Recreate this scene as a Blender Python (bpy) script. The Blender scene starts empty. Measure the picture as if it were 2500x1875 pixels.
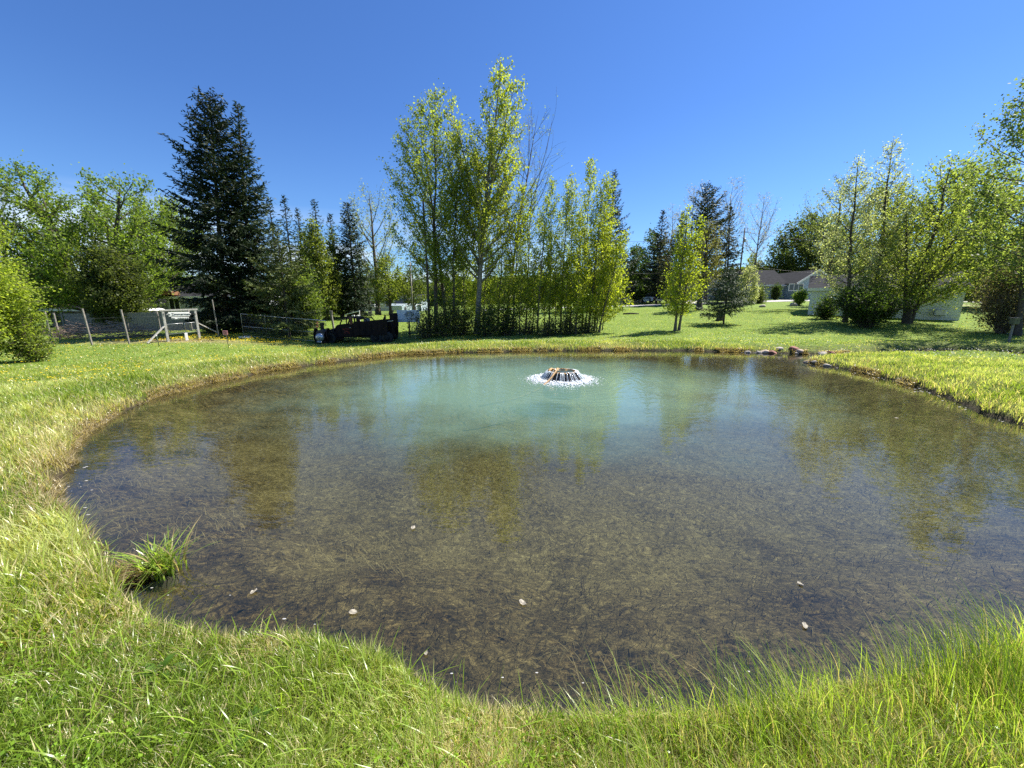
import bpy, math, random
import numpy as np
from math import radians as rad, sin, cos, pi, tan, sqrt, atan2

# ------------------------------------------------------------------ camera, sky, sun, exposure
S = bpy.context.scene
EYE = 2.2
PITCH = rad(12.0)
FPX = 939.0                      # focal length in pixels of the 2500 px wide photograph
cam_d = bpy.data.cameras.new("camera")
cam_d.sensor_width = 36.0
cam_d.lens = 36.0 * FPX / 2500.0
cam_d.clip_start = 0.05
cam_d.clip_end = 2000.0
cam = bpy.data.objects.new("camera", cam_d)
S.collection.objects.link(cam)
cam.location = (0, 0, EYE)
cam.rotation_euler = (rad(90) - PITCH, 0, 0)
S.camera = cam

SUN_EL, SUN_AZ = rad(54), rad(63)        # azimuth from +Y (view direction) towards +X
world = bpy.data.worlds.new("World")
S.world = world
world.use_nodes = True
wn, wl = world.node_tree.nodes, world.node_tree.links
wn.clear()
w_out = wn.new("ShaderNodeOutputWorld")
w_bg = wn.new("ShaderNodeBackground")
w_bg.inputs["Strength"].default_value = 0.0765
sky = wn.new("ShaderNodeTexSky")
sky.sky_type = 'NISHITA'
sky.sun_disc = False
sky.sun_elevation = SUN_EL
sky.sun_rotation = SUN_AZ
sky.altitude = 300
sky.air_density = 1.15
sky.dust_density = 0.2
sky.ozone_density = 4.0
# low thin white clouds along the horizon
tc = wn.new("ShaderNodeTexCoord")
sep = wn.new("ShaderNodeSeparateXYZ")
wl.new(tc.outputs["Generated"], sep.inputs[0])
mp = wn.new("ShaderNodeMapping")
mp.inputs["Scale"].default_value = (3.0, 3.0, 14.0)
wl.new(tc.outputs["Generated"], mp.inputs[0])
cn = wn.new("ShaderNodeTexNoise")
cn.inputs["Scale"].default_value = 1.6
cn.inputs["Detail"].default_value = 6
wl.new(mp.outputs[0], cn.inputs["Vector"])
el_r = wn.new("ShaderNodeMapRange")
el_r.inputs["From Min"].default_value = 0.07
el_r.inputs["From Max"].default_value = 0.20
el_r.inputs["To Min"].default_value = 1.0
el_r.inputs["To Max"].default_value = 0.0
wl.new(sep.outputs[2], el_r.inputs["Value"])
cl_r = wn.new("ShaderNodeMapRange")
cl_r.inputs["From Min"].default_value = 0.42
cl_r.inputs["From Max"].default_value = 0.66
wl.new(cn.outputs[0], cl_r.inputs["Value"])
side = wn.new("ShaderNodeMapRange")      # the cloud bank lies towards the left (west)
side.inputs["From Min"].default_value = 0.30
side.inputs["From Max"].default_value = -0.35
wl.new(sep.outputs[0], side.inputs["Value"])
m1 = wn.new("ShaderNodeMath"); m1.operation = 'MULTIPLY'
wl.new(el_r.outputs[0], m1.inputs[0]); wl.new(cl_r.outputs[0], m1.inputs[1])
m2 = wn.new("ShaderNodeMath"); m2.operation = 'MULTIPLY'
wl.new(m1.outputs[0], m2.inputs[0]); wl.new(side.outputs[0], m2.inputs[1])
cmix = wn.new("ShaderNodeMix"); cmix.data_type = 'RGBA'
hs = wn.new("ShaderNodeHueSaturation")
hs.inputs["Saturation"].default_value = 1.0
hs.inputs["Value"].default_value = 0.96
wl.new(sky.outputs[0], hs.inputs["Color"])
wl.new(m2.outputs[0], cmix.inputs[0])
grade = wn.new("ShaderNodeVectorMath"); grade.operation = 'MULTIPLY'; grade.inputs[1].default_value = (0.44, 0.66, 1.03)
gel = wn.new("ShaderNodeMapRange"); gel.inputs["From Min"].default_value = 0.02; gel.inputs["From Max"].default_value = 0.38
wl.new(sep.outputs[2], gel.inputs["Value"])
gmx = wn.new("ShaderNodeMix"); gmx.data_type = 'RGBA'
gmx.inputs[6].default_value = (0.56, 0.77, 1.02, 1); gmx.inputs[7].default_value = (0.44, 0.655, 1.0, 1)
wl.new(gel.outputs[0], gmx.inputs[0]); wl.new(gmx.outputs[2], grade.inputs[1])
wl.new(hs.outputs[0], grade.inputs[0])
wl.new(grade.outputs[0], cmix.inputs[6])
cmix.inputs[7].default_value = (7.5, 7.9, 8.4, 1)
wl.new(cmix.outputs[2], w_bg.inputs["Color"])
wl.new(w_bg.outputs[0], w_out.inputs[0])

sun_d = bpy.data.lights.new("sun", 'SUN')
sun_d.energy = 5.0
sun_d.angle = rad(0.53)
sun_d.color = (1.0, 0.95, 0.86)
sun = bpy.data.objects.new("sun", sun_d)
S.collection.objects.link(sun)
from mathutils import Vector
sd = Vector((sin(SUN_AZ) * cos(SUN_EL), cos(SUN_AZ) * cos(SUN_EL), sin(SUN_EL)))
sun.rotation_euler = sd.to_track_quat('Z', 'Y').to_euler()
sun.location = sd * 60
vs = S.view_settings
vs.view_transform = 'Standard'; vs.look = 'None'; vs.gamma = 1.0; vs.exposure = 1.15
vs.use_curve_mapping = False
S.cycles.max_bounces = 8
S.cycles.transparent_max_bounces = 12
S.cycles.transmission_bounces = 4
S.cycles.diffuse_bounces = 3
S.cycles.caustics_reflective = False
S.cycles.caustics_refractive = False
S.cycles.use_denoising = False

# ------------------------------------------------------------------ pixel <-> world helpers (2500 x 1875 pixel coordinates)
CP, SP = cos(PITCH), sin(PITCH)
def ray(px, py):
    u, v = px - 1250.0, py - 937.5
    return u, FPX * CP - v * SP, -(FPX * SP + v * CP)
def on_z(px, py, z=0.0):
    x, y, w = ray(px, py); t = (z - EYE) / w
    return x * t, y * t
def at_d(px, py, D):
    x, y, w = ray(px, py); t = D / y
    return (x * t, D, EYE + w * t)
def mpp(D): return D / FPX       # metres per pixel at depth D (near the axis)

# ------------------------------------------------------------------ materials
def new_mat(name):
    m = bpy.data.materials.new(name); m.use_nodes = True
    m.node_tree.nodes.clear()
    return m, m.node_tree.nodes, m.node_tree.links
def simple(name, col, rough=0.7, metal=0.0, var=0.12, scale=6.0, bump=0.0, spec=0.5, col2=None):
    m, n, l = new_mat(name)
    o = n.new("ShaderNodeOutputMaterial"); b = n.new("ShaderNodeBsdfPrincipled")
    t = n.new("ShaderNodeTexCoord"); nz = n.new("ShaderNodeTexNoise")
    nz.inputs["Scale"].default_value = scale; nz.inputs["Detail"].default_value = 7
    nz.inputs["Roughness"].default_value = 0.65
    l.new(t.outputs["Object"], nz.inputs["Vector"])
    r = n.new("ShaderNodeValToRGB")
    a = [max(0, c * (1 - var * 2)) for c in col] if col2 is None else col2
    r.color_ramp.elements[0].position = 0.32; r.color_ramp.elements[1].position = 0.62
    r.color_ramp.elements[0].color = (*a, 1)
    r.color_ramp.elements[1].color = (*[min(1, c * (1 + var)) for c in col], 1)
    l.new(nz.outputs[0], r.inputs[0]); l.new(r.outputs[0], b.inputs["Base Color"])
    b.inputs["Roughness"].default_value = rough; b.inputs["Metallic"].default_value = metal
    b.inputs["Specular IOR Level"].default_value = spec
    if bump > 0:
        bp = n.new("ShaderNodeBump"); bp.inputs["Strength"].default_value = bump
        bp.inputs["Distance"].default_value = 0.02
        l.new(nz.outputs[0], bp.inputs["Height"]); l.new(bp.outputs[0], b.inputs["Normal"])
    l.new(b.outputs[0], o.inputs[0])
    return m
def leafy(name, trans=0.45, rough=0.5, tint=(1.25, 1.15, 0.5), spec=0.35):
    """foliage: own colour per leaf from the 'Col' attribute, light passing through the leaf"""
    m, n, l = new_mat(name)
    o = n.new("ShaderNodeOutputMaterial"); b = n.new("ShaderNodeBsdfPrincipled")
    a = n.new("ShaderNodeAttribute"); a.attribute_name = "Col"
    tr = n.new("ShaderNodeBsdfTranslucent"); mx = n.new("ShaderNodeMixShader")
    mu = n.new("ShaderNodeVectorMath"); mu.operation = 'MULTIPLY'
    mu.inputs[1].default_value = tint
    l.new(a.outputs["Color"], b.inputs["Base Color"]); l.new(a.outputs["Color"], mu.inputs[0])
    l.new(mu.outputs[0], tr.inputs["Color"])
    b.inputs["Roughness"].default_value = rough
    b.inputs["Specular IOR Level"].default_value = spec
    mx.inputs[0].default_value = trans
    l.new(b.outputs[0], mx.inputs[1]); l.new(tr.outputs[0], mx.inputs[2]); l.new(mx.outputs[0], o.inputs[0])
    return m

M = {}
M['leaf'] = leafy("leaf", 0.60, tint=(1.6, 1.6, 0.8))
M['needle'] = leafy("needle", 0.10, rough=0.6, tint=(1.1, 1.1, 0.6), spec=0.25)
M['grass'] = leafy("grass_blade", 0.5, rough=0.30, tint=(1.45, 1.4, 0.7), spec=0.45)
M['petal'] = leafy("petal", 0.25, tint=(1, 1, .8))
M['algae'] = leafy("algae_strand", 0.2, rough=0.8, tint=(1, 1, 1), spec=0.1)
M['bark_grey'] = simple("bark_grey", (0.19, 0.175, 0.15), 0.9, scale=9, var=0.3, bump=0.6)
M['bark_dark'] = simple("bark_dark", (0.075, 0.06, 0.048), 0.95, scale=9, var=0.3, bump=0.6)
M['bark_mid'] = simple("bark_mid", (0.125, 0.105, 0.08), 0.95, scale=9, var=0.3, bump=0.6)
M['bark_pale'] = simple("bark_pale", (0.34, 0.32, 0.29), 0.9, scale=7, var=0.35, bump=0.4)
M['twig'] = simple("twig", (0.16, 0.12, 0.10), 0.9, scale=9, var=0.3)
M['steel'] = simple("galvanised_steel", (0.52, 0.53, 0.54), 0.45, 0.6, scale=20, var=0.1)
M['old_wood'] = simple("weathered_wood", (0.22, 0.20, 0.175), 0.9, scale=14, var=0.25, bump=0.3)
M['pale_wood'] = simple('pale_wood', (0.42, 0.40, 0.36), 0.85, scale=14, var=0.2, bump=0.3)
M['fence_wood'] = simple("fence_wood", (0.20, 0.185, 0.17), 0.9, scale=9, var=0.3, bump=0.3)
M['white_paint'] = simple("white_paint", (0.78, 0.77, 0.74), 0.6, var=0.06, scale=5)
M['pole_wood'] = simple("pole_wood", (0.13, 0.10, 0.08), 0.9, var=0.3, scale=12)
M['rust_dark'] = simple("rust_dark", (0.016, 0.010, 0.009), 0.85, 0.0, var=0.3, scale=5, bump=0.2, spec=.2, col2=(0.006, 0.005, 0.005))
M['rust'] = simple("rust", (0.16, 0.055, 0.03), 0.85, 0.1, var=0.3, scale=9, bump=0.3)
M['tyre'] = simple("tyre_rubber", (0.02, 0.02, 0.02), 0.9, var=0.2, scale=10)
M['red_paint'] = simple("faded_red_paint", (0.30, 0.03, 0.025), 0.6, var=0.25, scale=12)
M['wire'] = simple('fence_wire', (.16, .16, .16), .6, .3)
M['pink_paint'] = simple("pink_paint", (0.75, 0.28, 0.32), 0.6, var=0.1)
M['black'] = simple("black_ink", (0.02, 0.02, 0.02), 0.6, var=0.1)
M['grey_ink'] = simple("grey_ink", (0.22, 0.25, 0.26), 0.6, var=0.1)
M['glass_dark'] = simple("window_glass", (0.03, 0.035, 0.04), 0.08, var=0.1, spec=0.8)
M['roof_dark'] = simple("roof_shingle", (0.032, 0.033, 0.037), 0.95, var=0.2, scale=3, bump=0.2, spec=.08)
M['blue_siding'] = simple("blue_grey_siding", (0.36, 0.44, 0.50), 0.7, var=0.06)
M['white_siding'] = simple("white_siding", (0.72, 0.75, 0.76), 0.7, var=0.06)
M['grey_siding'] = simple("grey_siding", (0.42, 0.44, 0.46), 0.7, var=0.06)
M['cream'] = simple("cream_wall", (0.75, 0.66, 0.40), 0.7, var=0.08)
M['brown_wood'] = simple("brown_wood", (0.24, 0.11, 0.05), 0.7, var=0.2)
M['tan_wood'] = simple("tan_wood", (0.50, 0.34, 0.20), 0.7, var=0.2)
M['car_white'] = simple("white_car_paint", (0.78, 0.79, 0.80), 0.25, var=0.03)
M['red_lamp'] = simple("red_lamp_plastic", (0.5, 0.02, 0.02), 0.3, var=0.1)
M['gravel'] = simple("gravel", (0.50, 0.46, 0.41), 0.95, var=0.15, scale=2.0)
M['asphalt'] = simple("pale_asphalt", (0.42, 0.40, 0.38), 0.9, var=0.12, scale=1.0)
M['umbrella'] = simple("canvas", (0.8, 0.79, 0.74), 0.8, var=0.05)
M['banner'] = simple("banner_cloth", (0.66, 0.70, 0.70), 0.7, var=0.12, scale=3)
M['rock_tan'] = simple("rock_tan", (0.42, 0.33, 0.25), 0.85, var=0.25, scale=5, bump=0.5)
M['rock_red'] = simple("rock_red", (0.24, 0.10, 0.07), 0.85, var=0.3, scale=5, bump=0.5)
M['rock_pale'] = simple("rock_pale", (0.36, 0.32, 0.27), 0.85, var=0.2, scale=5, bump=0.5)
M['mineral'] = simple("orange_mineral_crust", (0.42, 0.22, 0.05), 0.55, var=0.35, scale=14, bump=0.8, col2=(0.10, 0.055, 0.015))
M['casing'] = simple("wet_casing", (0.05, 0.045, 0.04), 0.25, var=0.3, scale=10, bump=0.4)
M['dead_leaf'] = simple("dead_leaf", (0.30, 0.27, 0.21), 0.7, var=0.4, scale=30)
M['veil'] = simple('falling_water', (0.62, 0.68, 0.70), 0.12, var=.3, scale=18, spec=.8)
M['dark_pool'] = simple("upwelling_water", (0.05, 0.075, 0.07), 0.06, var=0.1, spec=0.6)
M['stream_foam'] = simple("white_foam", (0.88, 0.91, 0.93), 0.4, var=0.03)
M['rope_tan'] = simple("tan_hose", (0.36, 0.22, 0.09), 0.6, var=0.25, scale=12)

# ------------------------------------------------------------------ mesh helpers
def tag(o, label=None, cat=None, group=None, kind=None):
    if label: o['label'] = label
    if cat: o['category'] = cat
    if group: o['group'] = group
    if kind: o['kind'] = kind
    return o
def empty(name, loc, label, cat, group=None, rz=0.0):
    o = bpy.data.objects.new(name, None)
    o.empty_display_size = 0.2
    S.collection.objects.link(o); o.location = loc; o.rotation_euler = (0, 0, rz)
    return tag(o, label, cat, group)
def np_mesh(name, V, F, mat, col=None, parent=None, smooth=False, link=True):
    """V (n,3); F (m,k) with k = 3 or 4; col (n,3) per vertex"""
    V = np.ascontiguousarray(V, dtype=np.float32); F = np.ascontiguousarray(F, dtype=np.int32)
    me = bpy.data.meshes.new(name)
    m, k = F.shape
    me.vertices.add(len(V)); me.vertices.foreach_set("co", V.ravel())
    me.loops.add(m * k); me.loops.foreach_set("vertex_index", F.ravel())
    me.polygons.add(m); me.polygons.foreach_set("loop_start", np.arange(0, m * k, k, dtype=np.int32))
    if smooth: me.polygons.foreach_set("use_smooth", np.ones(m, dtype=bool))
    if col is not None:
        a = me.color_attributes.new("Col", 'FLOAT_COLOR', 'POINT')
        c = np.ones((len(V), 4), dtype=np.float32); c[:, :3] = col
        a.data.foreach_set("color", c.ravel())
    me.update(calc_edges=True)
    if mat is not None: me.materials.append(mat)
    o = bpy.data.objects.new(name, me)
    if link: S.collection.objects.link(o)
    if parent is not None: o.parent = parent
    return o

class MB:
    """collects boxes, tubes, lathes ... and links them as ONE mesh object"""
    def __init__(s): s.v = []; s.f = []; s.sm = []
    def add(s, vs, fs, smooth=False):
        b = len(s.v); s.v.extend([tuple(p) for p in vs]); s.f.extend([tuple(i + b for i in f) for f in fs]); s.sm.extend([smooth] * len(fs))
        return s
    def box(s, x0, x1, y0, y1, z0, z1, bev=0.0):
        if bev <= 0:
            v = [(x0, y0, z0), (x1, y0, z0), (x1, y1, z0), (x0, y1, z0), (x0, y0, z1), (x1, y0, z1), (x1, y1, z1), (x0, y1, z1)]
            return s.add(v, [(0, 3, 2, 1), (4, 5, 6, 7), (0, 1, 5, 4), (1, 2, 6, 5), (2, 3, 7, 6), (3, 0, 4, 7)])
        b = bev
        ring = [(x0 + b, y0), (x1 - b, y0), (x1, y0 + b), (x1, y1 - b), (x1 - b, y1), (x0 + b, y1), (x0, y1 - b), (x0, y0 + b)]
        cx, cy = (x0 + x1) / 2, (y0 + y1) / 2
        def rg(z, k): return [(cx + (x - cx) * k[0], cy + (y - cy) * k[1], z) for x, y in ring]
        kk = (1 - 2 * b / max(1e-6, x1 - x0), 1 - 2 * b / max(1e-6, y1 - y0))
        return s.loft([rg(z0, kk), rg(z0 + b, (1, 1)), rg(z1 - b, (1, 1)), rg(z1, kk)])
    def loft(s, rings, close=True, caps=True, smooth=False):
        n = len(rings[0]); v = [p for r in rings for p in r]; f = []
        for i in range(len(rings) - 1):
            for j in range(n if close else n - 1):
                a, b = i * n + j, i * n + (j + 1) % n
                f.append((a, b, b + n, a + n))
        if caps:
            f.append(tuple(range(n - 1, -1, -1))); f.append(tuple((len(rings) - 1) * n + j for j in range(n)))
        return s.add(v, f, smooth)
    def bar(s, p0, p1, w, h=None):
        """rectangular bar between two points"""
        h = w if h is None else h
        p0, p1 = Vector(p0), Vector(p1); d = (p1 - p0).normalized()
        a = d.cross(Vector((0, 0, 1)))
        if a.length < 1e-3: a = Vector((1, 0, 0))
        a.normalize(); b = d.cross(a).normalized()
        q = [(-1, -1), (1, -1), (1, 1), (-1, 1)]
        return s.loft([[tuple(p + a * w / 2 * i + b * h / 2 * j) for i, j in q] for p in (p0, p1)])
    def tube(s, pts, rs, n=8, caps=True):
        pts = [Vector(p) for p in pts]
        if not hasattr(rs, '__len__'): rs = [rs] * len(pts)
        rings = []
        for i, p in enumerate(pts):
            d = (pts[min(i + 1, len(pts) - 1)] - pts[max(i - 1, 0)]).normalized()
            a = d.cross(Vector((0.13, 0.31, 0.94))).normalized(); b = d.cross(a)
            rings.append([tuple(p + (a * cos(t) + b * sin(t)) * rs[i]) for t in [2 * pi * k / n for k in range(n)]])
        return s.loft(rings, caps=caps, smooth=True)
    def lathe(s, prof, n=24, c=(0, 0, 0), axis='z', jit=None):
        rings = []
        for r, h in prof:
            ring = []
            for k in range(n):
                t = 2 * pi * k / n; rr = r * (1 + (jit(k, h) if jit else 0))
                if axis == 'z': ring.append((c[0] + rr * cos(t), c[1] + rr * sin(t), c[2] + h))
                elif axis == 'y': ring.append((c[0] + rr * cos(t), c[1] + h, c[2] + rr * sin(t)))
                else: ring.append((c[0] + h, c[1] + rr * cos(t), c[2] + rr * sin(t)))
            rings.append(ring)
        return s.loft(rings, smooth=True)
    def prism(s, poly, y0, y1):
        """xz outline extruded along y"""
        n = len(poly)
        v = [(x, y0, z) for x, z in poly] + [(x, y1, z) for x, z in poly]
        f = [tuple(range(n)), tuple(range(2 * n - 1, n - 1, -1))] + [(i, i + n, (i + 1) % n + n, (i + 1) % n) for i in range(n)]
        return s.add(v, f)
    def build(s, name, mat, parent=None, loc=None):
        me = bpy.data.meshes.new(name); me.from_pydata(s.v, [], s.f)
        me.polygons.foreach_set("use_smooth", s.sm)
        me.materials.append(mat); me.update()
        o = bpy.data.objects.new(name, me); S.collection.objects.link(o)
        if parent is not None: o.parent = parent
        if loc: o.location = loc
        return o

def text_mesh(name, txt, size, mat, parent, loc, rot=(pi / 2, 0, 0), depth=0.004):
    c = bpy.data.curves.new(name, 'FONT'); c.body = txt; c.size = size; c.extrude = depth
    c.align_x = 'CENTER'; c.align_y = 'CENTER'
    o = bpy.data.objects.new(name, c)
    S.collection.objects.link(o)
    me = bpy.data.meshes.new_from_object(o)
    S.collection.objects.unlink(o); bpy.data.objects.remove(o)
    me.materials.clear(); me.materials.append(mat)
    q = bpy.data.objects.new(name, me); S.collection.objects.link(q)
    q.parent = parent; q.location = loc; q.rotation_euler = rot
    return q

# ------------------------------------------------------------------ value noise
_rs = np.random.RandomState(7)
_NT = _rs.rand(256, 256)
def vnoise(x, y, sc=1.0):
    x = np.asarray(x, float) * sc + 1000.3; y = np.asarray(y, float) * sc + 1000.7
    xi, yi = np.floor(x).astype(int), np.floor(y).astype(int)
    fx, fy = x - xi, y - yi
    fx = fx * fx * (3 - 2 * fx); fy = fy * fy * (3 - 2 * fy)
    g = lambda a, b: _NT[a & 255, b & 255]
    return (g(xi, yi) * (1 - fx) + g(xi + 1, yi) * fx) * (1 - fy) + (g(xi, yi + 1) * (1 - fx) + g(xi + 1, yi + 1) * fx) * fy
def fbm(x, y, sc=1.0, o=3):
    t, a, w = 0, 1.0, 0
    for i in range(o):
        t = t + a * vnoise(x + 17.3 * i, y - 9.1 * i, sc * 2 ** i); w += a; a *= 0.5
    return t / w

# ------------------------------------------------------------------ pond outline and terrain height
pond_px = [(470, 1549), (400, 1520), (345, 1475), (318, 1420), (270, 1375), (215, 1322), (152, 1280), (128, 1232), (156, 1142),
           (186, 1096), (271, 1023), (373, 977), (508, 938), (633, 910), (791, 887), (960, 868), (1130, 861), (1356, 857),
           (1582, 856), (1700, 857), (1815, 860), (1900, 862), (2000, 867), (2045, 868),
           (2200, 860), (2330, 856), (2500, 864), (2800, 884), (2800, 908), (2500, 880), (2350, 867), (2200, 868.5), (2060, 873),
           (2010, 878), (1965, 886), (2010, 893), (2090, 906), (2175, 928), (2250, 947), (2310, 972), (2400, 1004), (2500, 1042)]
pond = [on_z(*p) for p in pond_px]
pond += [(10.6, 5.9), (10.4, 4.4), (8.6, 3.2), (6.2, 2.55)]
pond += [on_z(*p) for p in [(2450, 1595), (2260, 1655), (2080, 1685), (1900, 1720), (1700, 1735), (1500, 1740), (1300, 1745),
                            (1190, 1760), (1120, 1755), (1070, 1700), (1030, 1625), (960, 1580), (860, 1562), (700, 1555), (560, 1552)]]
# smooth + jitter the shoreline
pp = np.array(pond)
def resample(P, step=0.18):
    out = []
    n = len(P)
    for i in range(n):
        a, b = P[i], P[(i + 1) % n]
        k = max(1, int(np.hypot(*(b - a)) / step))
        for j in range(k): out.append(a + (b - a) * j / k)
    return np.array(out)
POLY = resample(pp)
for _ in range(3): POLY = (np.roll(POLY, 1, 0) + 2 * POLY + np.roll(POLY, -1, 0)) / 4
_dn = np.hypot(POLY[:, 0], POLY[:, 1])
_js = np.clip(_dn / 7.0, .28, 1.0)
POLY[:, 0] += (fbm(POLY[:, 0], POLY[:, 1], 1.5, 4) - .5) * 0.46 * _js
POLY[:, 1] += (fbm(POLY[:, 0] + 50, POLY[:, 1], 1.5, 4) - .5) * 0.40 * _js
def shore(x, y):
    """signed distance to the water's edge, positive on land"""
    x = np.atleast_1d(np.asarray(x, np.float32)); y = np.atleast_1d(np.asarray(y, np.float32))
    A = POLY.astype(np.float32); B = np.roll(POLY, -1, 0).astype(np.float32); D = B - A; L = (D ** 2).sum(1)
    out = np.empty(len(x), np.float32)
    bx0, bx1, by0, by1 = A[:, 0].min() - 6, A[:, 0].max() + 6, A[:, 1].min() - 6, A[:, 1].max() + 6
    near = (x > bx0) & (x < bx1) & (y > by0) & (y < by1)
    out[~near] = 20.0
    idx = np.nonzero(near)[0]
    for s in range(0, len(idx), 20000):
        ii = idx[s:s + 20000]; px, py = x[ii][:, None], y[ii][:, None]
        t = np.clip(((px - A[:, 0]) * D[:, 0] + (py - A[:, 1]) * D[:, 1]) / L, 0, 1)
        d = np.sqrt((((px - A[:, 0] - t * D[:, 0]) ** 2 + (py - A[:, 1] - t * D[:, 1]) ** 2)).min(1))
        c = ((A[:, 1] > py) != (B[:, 1] > py)) & (px < D[:, 0] * (py - A[:, 1]) / np.where(D[:, 1] == 0, 1e-9, D[:, 1]) + A[:, 0])
        out[ii] = np.where(c.sum(1) % 2 == 1, -d, d)
    return out

CT = [at_d(*p) for p in [(307, 838, 22), (590, 816, 25), (790, 836, 26), (970, 832, 26), (60, 870, 16), (100, 812, 30), (480, 806, 30),
                         (1000, 772, 42), (1000, 757, 75), (700, 776, 42), (870, 768, 37), (930, 790, 32), (1100, 770, 42), (300, 775, 50), (1400, 752, 55),
                         (1648, 806, 26), (1765, 792, 29), (1705, 757, 42), (1640, 742, 60), (1890, 728, 62), (1565, 737, 75),
                         (1972, 765, 34), (2340, 776, 30), (2210, 792, 27), (2060, 790, 27), (2470, 838, 19), (2200, 835, 21), (1800, 830, 21), (2100, 850, 18.6)]]
CT += [(0, 28, -.02), (5, 28, 0.02), (-3, 28, -.05), (0, 0, .62), (3, 1, .62), (-3, 1, .58), (-8, 0, .5), (9, -2, .6), (0, -12, .8), (-12, 4, .35), (15, 2, .6), (18, 9, .55),
       (-60, 40, -.3), (-60, 90, .3), (0, 140, 3.5), (-80, 160, 2.5), (80, 140, 4.5), (70, 50, 2.0), (60, 10, 1.2), (-60, -10, 0), (-20, 6, 0.1), (40, 20, 1.0)]
CT = np.array(CT)
_K = np.hypot(CT[:, 0][:, None] - CT[:, 0], CT[:, 1][:, None] - CT[:, 1])
_n = len(CT)
_Mx = np.zeros((_n + 3, _n + 3)); _Mx[:_n, :_n] = -_K + np.eye(_n) * -0.6
_Mx[:_n, _n] = 1; _Mx[:_n, _n + 1:] = CT[:, :2]; _Mx[_n, :_n] = 1; _Mx[_n + 1:, :_n] = CT[:, :2].T
_W = np.linalg.solve(_Mx, np.concatenate([CT[:, 2], [0, 0, 0]]))
def lawn(x, y):
    out = np.zeros(len(x))
    for s in range(0, len(x), 50000):
        a, b = x[s:s + 50000], y[s:s + 50000]
        K = -np.sqrt((a[:, None] - CT[:, 0]) ** 2 + (b[:, None] - CT[:, 1]) ** 2 + 4.0)
        out[s:s + 50000] = K @ _W[:_n] + _W[_n] + a * _W[_n + 1] + b * _W[_n + 2]
    return np.clip(out, -1.2, 6)
def sstep(t): t = np.clip(t, 0, 1); return t * t * (3 - 2 * t)
def height(x, y, d=None):
    x = np.atleast_1d(np.asarray(x, float)); y = np.atleast_1d(np.asarray(y, float))
    if d is None: d = shore(x, y)
    L = lawn(x, y)
    w = np.exp(-(np.maximum(d, 0) / 3.4) ** 2)
    berm = 0.30 + 0.06 * fbm(x, y, .5)
    L = L * (1 - w) + berm * w
    L = L + (fbm(x, y, 0.9, 3) - .5) * 0.09 + (fbm(x, y, 3.1, 2) - .5) * 0.04
    k = 0.38 * sstep(d / 0.16) + 0.62 * sstep(d / 1.15)
    out = -0.03 + (L + 0.03) * k
    bed = -0.03 - 0.75 * sstep(-d / 2.6) - 0.07 * sstep(-d / .1) + (fbm(x, y, 1.7, 3) - .5) * 0.10 * sstep(-d)
    return np.where(d >= 0, out, bed)
def gz(x, y): return float(height([x], [y])[0])
def ground(px, py, D):
    """point of the terrain at depth D along the pixel column"""
    x, y, _ = at_d(px, py, D)
    return (x, y, gz(x, y))

# terrain sheet, fine near the camera, coarse far away
NXG, NYG = 640, 640
gx = np.sinh(np.linspace(-4.5, 4.5, NXG)) * 6.5
ty = np.linspace(-1.6, 4.6, NYG)
gy = np.sinh(ty) * 6.0 + 6.0
X, Y = np.meshgrid(gx, gy)
xr, yr = X.ravel(), Y.ravel()
dr = shore(xr, yr)
Z = height(xr, yr, dr)
ii = (np.arange(NYG - 1)[:, None] * NXG + np.arange(NXG - 1)).ravel()
F = np.stack([ii, ii + 1, ii + 1 + NXG, ii + NXG], 1)

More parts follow.
